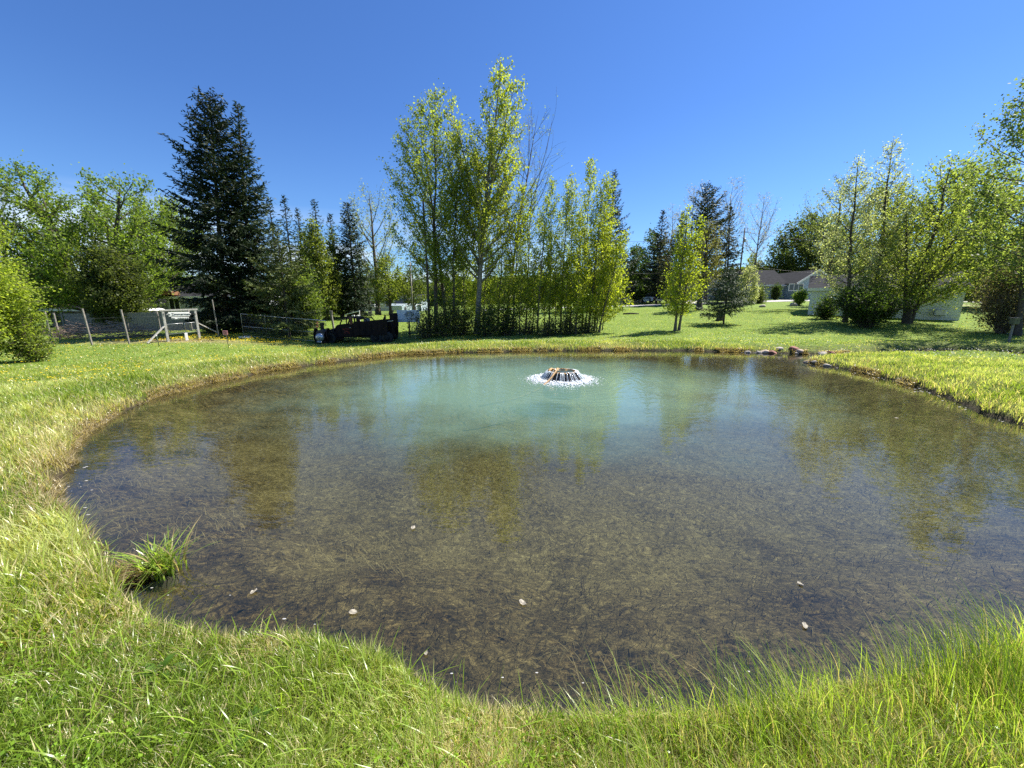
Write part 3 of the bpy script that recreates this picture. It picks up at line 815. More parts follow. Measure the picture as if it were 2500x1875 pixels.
tree(37, "columnar_cedar", "darker upright tree just right of the bright rounded shrub", 838, 800, 36, 560, 36, 'column', 'bark_mid', (.07, .10, .02), (.13, .16, .04), size=.18, n1=40, n2=7, r0=.14, dens=22, spread=.22, base=.05, el=60)
tree(38, "columnar_cedar", "upright tree directly behind the bright rounded shrub", 762, 800, 35, 560, 42, 'column', 'bark_mid', (.07, .11, .02), (.14, .17, .04), size=.18, n1=42, n2=7, r0=.14, dens=22, spread=.22, base=.05, el=60)
bush(39, "rounded_shrub", "bright green rounded shrub behind the right end of the long gate", 740, 815, 28, 655, 55, (.09, .14, .025), (.17, .22, .05), size=.13, n=50, dens=28, spread=.16, flat=.8)
bush(40, "spruce_skirt_shrub", "dim shrub under the spruces behind the long gate", 640, 812, 28.5, 735, 60, (.05, .08, .02), (.10, .13, .03), size=.14, n=30, dens=24, spread=.18)
conifer(41, "narrow_spruce_tree", "narrow dark spruce standing alone behind the old truck", 872, 790, 36, 496, 50, n=150, dens=1.1, need=.27, irr=.14, base=.04,
        c1=(.016, .032, .014), c2=(.038, .058, .022), prof=[.9, 1, .95, .9, .82, .74, .64, .52, .4, .26, .08])
tree(42, "pale_tree", "thinly leafed pale tree behind the narrow dark spruce", 925, 790, 43, 450, 85, 'vase', 'bark_mid', (.17, .21, .08), (.27, .3, .14), size=.15, n1=30, n2=8, r0=.26, dens=6, spread=.25, base=.25, el=58)
tree(43, "yellow_green_tree", "low yellow green tree above the cream wall behind the truck", 955, 785, 42, 620, 48, 'broad', 'bark_dark', (.12, .16, .025), (.21, .25, .05), size=.18, n1=28, n2=7, r0=.17, dens=18, spread=.25, base=.3)
tree(44, "roadside_tree", "small tree beside the thin pole left of the poplar clump", 1012, 785, 44, 650, 45, 'broad', 'bark_dark', (.07, .1, .02), (.13, .16, .04), size=.18, n1=24, n2=7, r0=.15, dens=16, spread=.25, base=.3)
tree(45, "boundary_tree", "dark trunked tree behind the cream walled house and narrow spruce", 905, 785, 50, 640, 42, 'broad', 'bark_dark', (.06, .09, .02), (.11, .14, .035), size=.2, n1=24, n2=7, r0=.2, dens=14, spread=.28, base=.3)

# ------------------------------------------------------------------ trees: the poplar clump beyond the far bank
GP = "poplars of the clump beyond the far bank"
tree(50, "poplar_tree", "tallest poplar of the clump with a pale forked trunk", 1165, 815, 28, 130, 100, 'flame', 'bark_grey', (.19, .24, .02), (.33, .37, .06),
     size=.145, n1=52, n2=8, r0=.21, base=.30, el=58, dens=12, spread=.19, group=GP, wob=.008, limb_r=.75, trunk_k=10,
     stems=[((0, 0), (1.75, 0), 1.0), ((.50, 0, .38), (-2.1, .4), .47), ((.62, 0, .42), (2.3, -.5), .50), ((.45, 0, .34), (.6, 1.6), .42)])
tree(51, "poplar_tree", "second tallest poplar at the left side of the clump", 1066, 815, 28.5, 205, 110, 'poplar', 'bark_dark', (.16, .21, .02), (.26, .31, .055), topx=1058,
     size=.14, n1=56, n2=8, r0=.16, base=.26, el=56, dens=12, spread=.17, group=GP, wob=.016)
tree(52, "poplar_tree", "dark stemmed poplar between the bare pole and the forked poplar", 1092, 815, 29.5, 250, 92, 'poplar', 'bark_dark', (.11, .16, .02), (.2, .25, .05), topx=1010,
     size=.14, n1=46, n2=8, r0=.14, base=.26, el=56, dens=12, spread=.17, group=GP, wob=.02)
tree(53, "poplar_tree", "thin poplar crossing just left of the forked pale trunk", 1108, 814, 27.5, 330, 66, 'poplar', 'bark_dark', (.12, .17, .02), (.22, .26, .05), topx=1118,
     size=.13, n1=42, n2=7, r0=.10, base=.3, el=58, dens=11, spread=.17, group=GP, wob=.02)
tree(54, "bare_tree", "leafless grey tree leaning right behind the tallest poplar", 1235, 814, 30, 265, 72, 'vase', 'twig', LG1, LG2, topx=1325,
     size=.1, n1=40, n2=9, r0=.13, base=.35, el=66, dens=.6, spread=.15, wob=.012, sec=.45)
young = [(1215, 470, 1238, 29.5, 44, "young poplar directly right of the tall forked poplar"),
         (1252, 440, 1272, 28, 42, "young poplar in front of the leafless grey tree"),
         (1284, 440, 1300, 30, 40, "young poplar just right of the leafless grey tree"),
         (1312, 470, 1330, 27.5, 38, "shorter young poplar in the middle of the clump"),
         (1340, 428, 1352, 29.5, 38, "young poplar with a thin crooked stem at mid clump"),
         (1368, 440, 1388, 28, 38, "young poplar above the right half of the undergrowth"),
         (1392, 415, 1402, 30, 34, "slender poplar left of the tallest thin one"),
         (1420, 378, 1446, 28.6, 34, "tallest and thinnest of the right hand young poplars"),
         (1436, 425, 1478, 27.6, 42, "leafy young poplar leaning right near the clump end"),
         (1450, 418, 1505, 28.4, 42, "bright outermost poplar of the clump in front of a dark spruce"),
         (1462, 560, 1535, 27.2, 40, "short bright poplar drooping over the right end of the clump"),
         (1405, 520, 1420, 26.8, 36, "low bright poplar in front of the right hand stems"),
         (1180, 560, 1195, 30.5, 42, "short poplar hidden behind the forked pale trunk"),
         (1135, 600, 1128, 31, 46, "low yellow poplar behind and left of the forked trunk")]
for k, (bx, ty_, tx, D, Rp, lab) in enumerate(young):
    bright = bx >= 1368
    tree(60 + k, "young_poplar", lab, bx, 814, D, ty_, Rp * 1.22, 'flame', 'bark_mid', (.20, .25, .018) if bright else (.16, .21, .02), (.34, .38, .05) if bright else (.27, .32, .055), topx=tx,
         size=.125, n1=34, n2=6, r0=.068, base=.16, el=68, dens=17 if bright else 15, spread=.15, group=GP, wob=.012)
thin = np.random.RandomState(5)
for k, bx in enumerate([1228, 1268, 1300, 1328, 1356, 1380, 1428, 1444, 1456, 1470]):
    rel = ["next to the forked poplar", "behind the dark elder bush", "left of the clump middle", "in the clump middle", "right of the clump middle",
           "above the brown undergrowth", "in the right bundle of stems, leftmost", "in the right bundle of stems, middle", "in the right bundle of stems, rightmost upright", "leaning out at the right clump end"][k]
    tree(80 + k, "poplar_sapling", "thin sapling stem " + rel, bx, 813, 26.6 + thin.rand() * 3, 560 + thin.rand() * 90, 26, 'column', 'bark_mid', (.13, .18, .02), (.25, .29, .04), topx=bx + 8 + (20 if bx > 1420 else 0),
         size=.12, n1=16, n2=5, r0=.04, base=.3, el=66, dens=13, spread=.14, group="thin saplings in the poplar clump", wob=.012)
# undergrowth
for k, (bx, ty_, Rp, c1, c2, dn, lab) in enumerate([
        (1040, 735, 52, (.06, .08, .025), (.11, .13, .04), 9, "brown twiggy bush at the left foot of the clump"),
        (1085, 720, 48, (.06, .09, .02), (.12, .16, .04), 14, "olive bush under the left poplars"),
        (1128, 730, 45, (.06, .09, .02), (.11, .14, .035), 12, "leafy brush left of the pale trunk foot"),
        (1190, 728, 42, (.04, .07, .016), (.08, .13, .03), 15, "dark green elder bush right of the pale trunk"),
        (1238, 742, 38, (.04, .07, .016), (.08, .12, .03), 12, "dark elder bush under the leafless tree"),
        (1288, 765, 40, (.08, .10, .03), (.14, .17, .05), 6, "sparse twiggy brush in the clump middle"),
        (1340, 768, 42, (.06, .08, .02), (.11, .14, .035), 7, "thin brush where lawn shows through the stems"),
        (1388, 758, 40, (.05, .07, .02), (.10, .13, .035), 8, "brown brush below the bright poplars"),
        (1432, 765, 34, (.07, .09, .03), (.14, .17, .05), 6, "low brush around the right bundle of stems")]):
    bush(100 + k, "undergrowth_bush", lab, bx, 816, 26.5 + (k % 3) * .5, ty_, Rp, c1, c2, size=.11, n=34, dens=dn * .62, spread=.2, stem_r=.018, group="brush under the poplar clump", bark='twig', n2=9)

# ------------------------------------------------------------------ trees: centre right, far
conifer(120, "back_spruce_tree", "dark spruce rising behind the right end of the poplar clump", 1478, 760, 48, 418, 62, n=150, dens=.95, need=.34, irr=.2, c1=(.02, .035, .016), c2=(.05, .07, .03), topx=1502, nw=.12)
tree(121, "dark_backdrop_tree", "dark leafy tree behind the white shed and sedan", 1590, 740, 70, 560, 60, 'broad', 'bark_dark', DG1, DG2, size=.3, n1=34, n2=8, r0=.3, dens=12, spread=.4, base=.12)
tree(122, "dark_backdrop_tree", "dark tree between the poplar clump and the white shed", 1545, 745, 66, 600, 48, 'broad', 'bark_dark', DG1, DG2, size=.3, n1=30, n2=8, r0=.3, dens=12, spread=.4, base=.12)
conifer(123, "far_spruce_tree", "dark pointed spruce above the white sedan", 1602, 740, 62, 514, 40, n=110, dens=.8, need=.42, irr=.14, c1=(.012, .022, .012), c2=(.03, .042, .02))
conifer(124, "far_spruce_tree", "second dark spruce close behind the lone young poplar", 1648, 740, 64, 520, 34, n=100, dens=.8, need=.42, irr=.18, c1=(.014, .022, .012), c2=(.03, .042, .02))
tree(125, "brown_budding_tree", "brownish budding tree behind the lone young poplar", 1642, 748, 56, 560, 45, 'oval', 'bark_dark', (.09, .08, .04), (.14, .13, .06), size=.2, n1=34, n2=8, r0=.25, dens=9, spread=.3, base=.2)
conifer(126, "white_pine_tree", "tall ragged pine rising over the far road", 1722, 745, 58, 452, 54, n=90, dens=.8, need=.42, irr=.42, elb=0, elt=40, base=.3, c1=(.035, .05, .02), c2=(.07, .085, .035),
        prof=[.5, .8, .9, 1, .95, .85, .8, .65, .5, .3, .1], topx=1728)
conifer(127, "feathery_pine_tree", "greyish feathery pine left of the utility pole", 1772, 742, 56, 505, 44, n=95, dens=.8, need=.4, irr=.25, c1=(.05, .06, .03), c2=(.10, .11, .06), topx=1784)
for k, (bx, ty_, Rp, lab) in enumerate([(1672, 445, 42, "pinkish bare birch left of the ragged pine"), (1762, 438, 46, "tall bare birch behind the ragged pine"), (1830, 470, 48, "bare birch arching over the utility pole"), (1700, 470, 40, "bare birch crown just left of the pine tip"), (1625, 500, 36, "small bare birch crown above the dark spruces")]):
    tree(130 + k, "bare_birch", lab, bx, 742, 66 + k * 1.5, ty_, Rp, 'vase', 'twig', (.2, .18, .14), (.28, .26, .2), size=.16, n1=34, n2=10, r0=.16, dens=1.2, spread=.3, base=.35, el=58, group="bare birches over the far road", sec=.45, sec_r=.5)
tree(136, "brown_leaf_tree", "brown leaved tree with a thick trunk beside the road", 1706, 757, 42, 540, 45, 'oval', 'bark_dark', (.09, .09, .035), (.15, .15, .06), size=.17, n1=34, n2=7, r0=.3, dens=12, spread=.25, base=.3)
tree(137, "lone_young_poplar", "lone yellow green young poplar with twin stems on the lawn", 1648, 806, 26, 500, 50, 'flame', 'bark_mid', (.18, .23, .014), (.32, .37, .04), topx=1662,
     size=.12, n1=40, n2=7, r0=.085, base=.20, el=60, dens=8.5, spread=.15, stems=[((0, 0), (.15, 0), 1.0), ((.28, .05), (.75, .1), .93), ((.1, .25), (.35, .3), .85)])
conifer(138, "small_spruce_tree", "small bluish spruce on a bare foot in the right lawn", 1766, 792, 29, 655, 58, n=85, dens=1.25, need=.17, irr=.2, base=.22, c1=(.04, .065, .035), c2=(.085, .12, .065),
        prof=[.9, 1, .95, .85, .72, .6, .48, .34, .2, .06], elb=-8)
tree(139, "silvery_shrub_tree", "silvery leaved small tree in front of the blue house", 1818, 742, 50, 648, 33, 'broad', 'bark_mid', SG1, SG2, size=.16, n1=36, n2=8, r0=.12, dens=14, spread=.22, base=.1)
bush(140, "house_corner_bush", "dull green bush at the left corner of the blue house", 1852, 738, 52, 698, 22, (.06, .09, .03), (.12, .15, .05), size=.16, n=24, dens=16, spread=.2)
tree(141, "far_bright_tree", "small bright tree in the gap above the blue house roof", 1828, 735, 90, 618, 20, 'oval', 'bark_mid', (.14, .18, .03), (.22, .26, .06), size=.35, n1=22, n2=6, r0=.2, dens=10, spread=.4, base=.1)
tree(142, "house_elm_tree", "big dark green tree hanging over the blue house roof", 1955, 742, 74, 525, 122, 'broad', 'bark_dark', (.05, .075, .014), (.10, .13, .03), size=.34, n1=60, n2=10, r0=.4, dens=11, spread=.5, base=.25, el=35)
tree(143, "loose_crown_tree", "loose thinly leafed tree above the garage left end", 2010, 775, 40, 425, 80, 'vase', 'bark_dark', (.09, .12, .04), (.16, .19, .07), size=.15, n1=34, n2=9, r0=.22, dens=6, spread=.22, base=.35, el=50)
bush(144, "topiary_bush", "flat topped clipped green bush on the gravel edge", 1950, 748, 46, 712, 18, (.10, .17, .025), (.18, .26, .05), size=.12, n=40, dens=34, spread=.12, flat=.5, low=.5)
# right hand row of trees
tree(150, "silvery_tree", "silvery leaved slim tree, left one of two in front of the garage", 2062, 792, 28, 388, 78, 'column', 'bark_dark', SG1, SG2, topx=2090,
     size=.12, n1=56, n2=8, r0=.14, base=.2, el=48, dens=12, spread=.17)
tree(151, "silvery_tree", "taller silvery tree with a straight dark trunk and bare tip", 2124, 790, 28.5, 338, 72, 'poplar', 'bark_dark', SG1, SG2, topx=2178,
     size=.11, n1=60, n2=8, r0=.15, base=.22, el=50, dens=9, spread=.17)
tree(152, "forked_green_tree", "forked yellow green tree with a low trunk before the garage wall", 2212, 792, 27, 372, 140, 'broad', 'bark_dark', (.17, .22, .035), (.29, .34, .085),
     size=.14, n1=46, n2=9, r0=.18, base=.2, el=48, dens=8, spread=.22, stems=[((0, 0), (1.0, 0), 1.0), ((.25, .1), (4.2, .3), .92), ((.1, .2), (-1.2, .6), .8)])
tree(153, "riverside_tree", "tallest tree at the right picture edge with loose blue green leaves", 2478, 838, 21, 178, 150, 'oval', 'bark_dark', (.10, .15, .035), (.19, .24, .08), topx=2525,
     size=.14, n1=60, n2=10, r0=.13, base=.22, el=42, dens=12, spread=.22)
tree(154, "edge_green_tree", "green tree partly outside the right picture edge", 2640, 838, 23, 330, 140, 'oval', 'bark_dark', (.10, .14, .03), (.17, .22, .06), size=.16, n1=44, n2=8, r0=.14, base=.15, el=42, dens=12, spread=.25)
bush(155, "bare_thicket", "brown nearly leafless thicket beside the bird box post", 2440, 826, 22, 590, 92, (.11, .10, .06), (.18, .17, .09), size=.10, n=60, dens=7, spread=.2, stem_r=.02, n2=12, bark='twig')
bush(156, "dark_bush", "dark low spreading bush under the silvery trees", 2112, 800, 25.5, 690, 105, (.035, .065, .012), (.07, .11, .02), size=.12, n=64, dens=24, spread=.16, stem_r=.05, flat=.8, bark='bark_dark', low=.35)
bush(157, "small_dark_bush", "small dark bush against the garage left corner", 2012, 788, 30, 715, 34, (.035, .065, .014), (.07, .11, .02), size=.12, n=24, dens=22, spread=.15)
tree(158, "backdrop_tree", "mid green tree behind the garage between the silvery trees", 2120, 775, 44, 440, 110, 'broad', 'bark_dark', (.09, .13, .022), (.17, .21, .045), size=.24, n1=46, n2=9, r0=.3, dens=13, spread=.34, base=.12)
tree(159, "backdrop_tree", "yellow green tree behind the garage middle", 2265, 780, 42, 400, 115, 'broad', 'bark_dark', (.11, .16, .025), (.2, .25, .05), size=.24, n1=46, n2=9, r0=.3, dens=13, spread=.34, base=.12)
tree(160, "backdrop_tree", "green tree behind the right end of the garage", 2400, 785, 38, 430, 120, 'broad', 'bark_dark', (.09, .13, .025), (.16, .2, .05), size=.22, n1=46, n2=9, r0=.3, dens=13, spread=.32, base=.1)
tree(161, "edge_trunk_tree", "slim straight dark trunked tree at the right edge behind the post", 2492, 825, 24, 420, 60, 'oval', 'bark_dark', (.10, .14, .03), (.17, .21, .06), size=.14, n1=24, n2=7, r0=.13, dens=10, spread=.2, base=.4, wob=.005)
bush(162, "fence_bush", "small yellowish bush right of the entrance gateway", 515, 812, 26.5, 765, 22, (.10, .12, .03), (.18, .2, .06), size=.09, n=26, dens=12, spread=.12, bark='twig')

# far woods closing the view behind everything
rw = np.random.RandomState(500); n = 60000
a_ = np.radians(rw.uniform(-75, 75, n)); rad_w = rw.uniform(92, 112, n); x = rad_w * np.sin(a_); y = rad_w * np.cos(a_)
hw_ = .62 * (5.0 + 6.5 * fbm(x, y, .06, 4) + 2.5 * vnoise(x, y, .35)) * rw.rand(n) ** .8
P_ = np.stack([x, y, height(x, y, np.full(n, 20.)) + hw_], 1)
V, F = leaf_quads(P_, rw, 1.05, .8, .2)
cw_ = np.array([.05, .08, .018]) * (1 - rw.rand(n, 1) * .4) + np.array([.07, .09, .02]) * fbm(x, y, .12, 2)[:, None]
tag(np_mesh("distant_woods", V, F, M['leaf'], np.repeat(cw_, 4, 0)), "far dark green woods closing the horizon behind the houses", "woods", kind='stuff')

# ------------------------------------------------------------------ fences, gateway and things on the left lawn
def wbox(mb, px0, px1, D, z0, z1, t=.05):
    mb.box(at_d(px0, 800, D)[0], at_d(px1, 800, D)[0], D, D + t, z0, z1)
FD = 29.5
root = empty("plank_fence", (-21, FD, gz(-21, FD)), "long grey weathered plank fence behind the brush pile and gateway", "fence")
bz = root.location.z; x0 = -34 + 21
boards = []
rng = random.Random(3)
for pnl in range(8):
    a = x0 + pnl * 2.4; pb = MB()
    for k in range(16):
        xa = a + .1 + k * .1375
        if a + .1 + k * .1375 > 6.2: break
        zt = gz(-21 + xa, FD) - bz
        pb.box(xa, xa + .128, 0, .022, zt + .02 + rng.random() * .04, zt + 1.40 + rng.random() * .03)
    pb.box(a + .1, a + 2.3, .025, .07, gz(-21 + a, FD) - bz + 1.15, gz(-21 + a, FD) - bz + 1.24)
    pb.build("panel", M['fence_wood'], root)
    q = MB(); zt = gz(-21 + a, FD) - bz
    q.box(a - .05, a + .05, -.05, .07, zt - .1, zt + 1.5, .01); q.build("post", M['old_wood'], root)

for k, (px, py, D, h, w, mt, lab) in enumerate([
        (128, 840, 23.5, 1.75, .065, 'old_wood', "leftmost grey fence post half hidden by the bright shrub"),
        (150, 838, 24.5, 1.6, .07, 'old_wood', "grey post second from the bright shrub"),
        (226, 846, 21, 1.95, .065, 'old_wood', "leaning grey post in front of the brush pile middle"),
        (315, 836, 21.5, 1.85, .065, 'old_wood', "grey post in front of the right end of the brush pile"),
        (535, 826, 24, 2.3, .045, 'old_wood', "tall thin pale pole right of the gateway under the spruces"),
        (816, 815, 30, 1.35, .12, 'old_wood', "leaning wooden post with a broad top behind the old truck front")]):
    p = ground(px, py, D)
    r = empty("fence_post", p, lab, "post")
    m = MB(); ln = [.02, -.03, -.06, -.05, -.03, -.10][k]
    m.loft([[(s_ * w / 2 + ln * z * .8, t_ * w / 2, z) for s_, t_ in ((-1, -1), (1, -1), (1, 1), (-1, 1))] for z in (-.2, h * .5, h)])
    m.build("shaft", M[mt], r)
    if k == 5:
        m = MB(); m.box(ln * h * .8 - .12, ln * h * .8 + .12, -.03, .03, h - .3, h + .02, .01); m.build("board", M[mt], r)
    elif k < 4:
        m = MB(); m.box(ln * h * .8 - w * .62, ln * h * .8 + w * .62, -w * .62, w * .62, h, h + .03, .01); m.build("cap", M[mt], r)

# wire strands between the posts
m = MB()
pA, pB, pC = ground(150, 838, 24.5), ground(226, 846, 21), ground(315, 836, 21.5)
pD = ground(408, 832, 22)
for z in (.75, 1.45):
    for a, b in ((pA, pB), (pB, pC), (pC, pD)): m.tube([(a[0], a[1], a[2] + z), (b[0], b[1], b[2] + z)], .004, 4)
tag(m.build("wire_fence", M['wire']), "thin wire strands strung between the grey posts and the gateway", "wire fence")

# gateway: two posts, header, hanging sign boards, two low pipe gates, braces
GP0, GP1 = ground(410, 832, 22), ground(487, 823, 23.2)
ang = atan2(GP1[1] - GP0[1], GP1[0] - GP0[0]); W = sqrt((GP1[0] - GP0[0]) ** 2 + (GP1[1] - GP0[1]) ** 2)
g = empty("entrance_gateway", GP0, "pale wooden gateway with white lettered boards over two low pipe gates", "gateway", rz=ang)
dz = GP1[2] - GP0[2]
HG = TOPZ(400, 760, 22) - GP0[2]; HG2 = TOPZ(480, 757, 23.2) - GP0[2]
m = MB(); m.box(-.05, .06, -.05, .06, -.2, HG, .01); m.build("post", M['pale_wood'], g)
m = MB(); m.box(W - .06, W + .05, -.05, .06, dz - .2, HG2, .01); m.build("post", M['pale_wood'], g)
m = MB(); m.bar((-.12, .0, HG + .045), (W + .12, .0, HG2 + .045), .12, .085); m.build("crossbeam", M['pale_wood'], g)
b = MB(); b.box(.22, W - .3, -.06, -.03, HG - .30, HG - .06, .008)
for s_ in (.22, W - .3): b.add([(s_, -.06, HG - .25), (s_ + (.1 if s_ > 1 else -.1), -.045, HG - .18), (s_, -.06, HG - .11), (s_, -.03, HG - .25), (s_, -.03, HG - .11)], [(0, 1, 2), (3, 4, 1), (0, 3, 1), (2, 1, 4)])
sb = b.build("sign_board", M['white_paint'], g)
text_mesh("lettering", "Tom Zimmermanville", .17, M['black'], sb, (W / 2 - .02, -.068, HG - .18))
b = MB(); b.box(.32, W - .36, -.06, -.03, HG - .45, HG - .345, .006)
sb = b.build("sign_board", M['white_paint'], g)
text_mesh("lettering", "Est. Village      Welcome to the Pond", .075, M['black'], sb, (W / 2 - .02, -.066, HG - .40))
for a, b_ in ((.10, W * .53), (W * .59, W - .10)):
    z0, z1 = .42 + dz * a / W, .98 + dz * a / W
    if a > 1: z0 += .03
    m = MB(); m.tube([(a, 0, z0), (b_, 0, z0 + .04), (b_, 0, z1 + .04), (a, 0, z1), (a, 0, z0)], .022, 6)
    gt = m.build("pipe_gate", M['steel'], g)
    m = MB()
    for k in range(1, 12): m.bar((a + (b_ - a) * k / 12, 0, z0), (a + (b_ - a) * k / 12, 0, z1 + .03), .005)
    for k in range(1, 6): m.bar((a, 0, z0 + (z1 - z0) * k / 6), (b_, 0, z0 + (z1 - z0) * k / 6 + .03), .005)
    m.build("wire_mesh", M['wire'], gt)
m = MB(); m.box(W * .53, W * .53 + .14, -.06, .02, -.1, .45, .01); m.build("stop_block", M['white_paint'], g)
m = MB(); m.bar((-.02, 0, .92), (-.95, -.35, .02), .09, .05); m.build("brace", M['pale_wood'], g)
m = MB(); m.bar((W + .03, 0, .95 + dz), (W + 1.05, .4, .30 + dz), .05, .05); m.build("brace", M['pale_wood'], g)

# brush pile
rngn = np.random.RandomState(9)
T = Tubes()
c0 = np.array(ground(262, 822, 24.6)); 
for k in range(430):
    u_ = rngn.uniform(-1, 1); env = sqrt(max(0.02, 1 - abs(u_) ** 2.5))
    cx = u_ * 3.3; zt = rngn.rand() ** 1.1 * .95 * env * (1.0 if u_ < .4 else .9)
    L_ = rngn.uniform(.5, 2.0); az = rngn.normal() * .35 + (pi if rngn.rand() < .5 else 0); el_ = rngn.normal() * .17
    d = np.array([cos(az) * cos(el_), sin(az) * cos(el_) * .8, sin(el_)])
    p = np.array([cx, rngn.uniform(-.7, .7) * env, zt]) - d * L_ / 2
    P = np.stack([p, p + d * L_ * .5 + rngn.normal(size=3) * .08, p + d * L_ + rngn.normal(size=3) * .13])
    P[:, 2] = np.maximum(P[:, 2], .02)
    r_ = rngn.uniform(.006, .02)
    T.add(P, [r_, r_ * .8, r_ * .3], 4)
root = empty("brush_pile", tuple(c0), "long pile of cut brown branches behind the grey posts", "brush pile")
T.build("branches", simple("cut_branch", (.30, .22, .16), .9, var=.35, scale=3), root)

# stakes
p = ground(559, 848, 20); r = empty("stake_sign", p, "small pink sign with dark lettering on a thin black stake in the lawn", "sign")
m = MB(); m.tube([(0, 0, -.1), (-.06, 0, .74)], .012, 6); m.build("stake", M['black'], r)
m = MB(); m.box(-.19, .06, -.03, -.015, .70, .93, .004); q = m.build("sign_plate", M['pink_paint'], r)
text_mesh("lettering", "No", .12, M['red_paint'], q, (-.065, -.034, .86)); text_mesh("lettering", "Fish", .09, M['red_paint'], q, (-.065, -.034, .76))
p = ground(390, 849, 20.2); r = empty("marker_stake", p, "short dark green marker stake in the lawn before the gateway", "stake")
m = MB(); m.tube([(0, 0, -.1), (-.05, 0, .52)], .018, 6); m.build("shaft", simple("green_paint", (.03, .07, .03), .6), r)
m = MB(); m.tube([(-.05, 0, .52), (-.053, 0, .58)], .021, 6); m.build("cap", M['white_paint'], r)

# long pipe-and-mesh gate panels (dog run)
def mesh_panel(name, pa, pb, h, label, mids=(.45,), grp=None, n=16):
    L_ = sqrt((pb[0] - pa[0]) ** 2 + (pb[1] - pa[1]) ** 2); an = atan2(pb[1] - pa[1], pb[0] - pa[0]); d = pb[2] - pa[2]
    r = empty(name, pa, label, "mesh panel", grp, rz=an)
    m = MB(); m.tube([(0, 0, .06), (L_, 0, .06 + d), (L_, 0, h + d), (0, 0, h), (0, 0, .06)], .022, 6)
    for q_ in mids: m.tube([(0, 0, h * q_), (L_, 0, h * q_ + d)], .015, 6)
    m.build("frame", M['steel'], r)
    m = MB()
    for k in range(1, n): m.bar((L_ * k / n, 0, .06), (L_ * k / n, 0, h + d * k / n), .004)
    for k in range(1, 8): m.bar((0, 0, h * k / 8), (L_, 0, h * k / 8 + d), .005)
    m.build("wire_mesh", M['wire'], r)
    return r
ps = [ground(px, 812, D) for px, D in ((594, 24.5), (651, 24.7), (704, 24.9), (798, 25.2))]
hp = TOPZ(590, 766, 24.5) - ps[0][2]
for k, lab in enumerate(["left wire mesh panel of the long dog run on the lawn edge", "middle wire mesh panel of the long dog run", "right longest wire mesh panel of the dog run beside the red box"]):
    mesh_panel("mesh_panel", ps[k], ps[k + 1], hp, lab, grp="dog run panels")
p = ground(598, 822, 24.2); r = MB(); r.box(-.35, .3, -.12, .12, -.02, .07, .02)
tag(r.build("foot_slab", M['white_paint'], loc=p), "pale flat slab at the foot of the left mesh panel", "slab")

# red box with white handles
p = ground(762, 812, 30)
r = empty("red_box", p, "dark red wooden box with two white hooks beside the mesh panel", "box", rz=-.25)
r.scale = (1.1, 1.1, 1.25)
m = MB(); m.box(-.36, .36, -.3, .3, .0, .44, .015); bx_ = m.build("body", M['rust'], r)
for s_ in (-.2, .2):
    m = MB(); m.tube([(s_ - .05, -.315, .33), (s_ - .045, -.33, .26), (s_, -.335, .22), (s_ + .045, -.33, .26), (s_ + .05, -.315, .33)], .014, 6); m.build("handle", M['white_paint'], r)
m = MB(); m.box(-.38, .38, -.32, .32, .443, .475, .008); m.build("lid", M['rust'], r)

# antique engine with flywheels
p = ground(790, 838, 25.0)
r = empty("antique_engine", p, "antique stationary engine with a silver drum in front of the old truck", "engine", rz=.15)
m = MB(); m.lathe([(.0, -.55), (.24, -.55), (.25, -.5), (.25, .45), (.2, .5), (0, .5)], 20, (0, 0, .62), 'y'); m.lathe([(.12, 0), (.12, .42), (.15, .45), (.15, .5), (.0, .5)], 12, (-.05, .2, .8)); m.build("cylinder_body", M['bark_dark'], r)
m = MB(); m.lathe([(.0, -.86), (.12, -.85), (.22, -.80), (.26, -.70), (.26, -.57), (0, -.57)], 22, (.02, 0, .42), 'y'); m.build("drum", simple("dull_silver", (.5, .5, .52), .35, .7, scale=8), r)
m = MB(); m.tube([(.02, -.86, .42), (.02, -.93, .42)], .05, 10); m.build("hub", M['steel'], r)
m = MB(); m.tube([(-.12, -.8, .15), (.15, -.8, .12)], .05, 8); m.build("valve", M['steel'], r)
for sx in (-.36, .38):
    m = MB(); m.lathe([(.40, -.035), (.44, -.035), (.44, .035), (.40, .035), (.40, -.035)], 26, (sx, -.1, .52), 'x')
    for k in range(6):
        a = k * pi / 3 + .3; m.bar((sx, -.1, .52), (sx, -.1 + .41 * cos(a), .52 + .41 * sin(a)), .03)
    m.build("flywheel", M['rust_dark'], r)
m = MB(); m.box(-.3, .3, -.6, .5, .02, .14, .01); m.box(-.28, -.2, -.5, .4, .14, .5); m.box(.2, .28, -.5, .4, .14, .5); m.build("cart_frame", M['rust_dark'], r)

# ------------------------------------------------------------------ old truck
TD = 25.6
tp = ground(803, 834, TD); 
tz0 = at_d(803, 836, TD)[2]
K = TD / FPX
r = empty("old_truck", (tp[0], TD, tz0), "rusted black antique dump truck with red door lettering beyond the far bank", "truck", rz=.05)
def X_(px): return (px - 803) * K * 1.0
def Z_(py): return (835 - py) * K
RD = M['rust_dark']
# hood and cowl
m = MB(); hw = .42
def sect(x, z0, z1, w0, w1): return [(x, -w0, z0), (x, w0, z0), (x, w0, z0 + (z1 - z0) * .6), (x, w1, z1 - .03), (x, w1 * .5, z1), (x, -w1 * .5, z1), (x, -w1, z1 - .03), (x, -w0, z0 + (z1 - z0) * .6)]
m.loft([sect(X_(806), .42, .84, .30, .24), sect(X_(818), .40, .92, .34, .30), sect(X_(831), .38, 1.04, .42, .38)]); m.build("hood", RD, r)
m = MB()
for k in range(7): m.box(X_(805), X_(805.8), -.24 + k * .08 - .012, -.24 + k * .08 + .012, .44, .82)
m.build("grille", M['rust'], r)
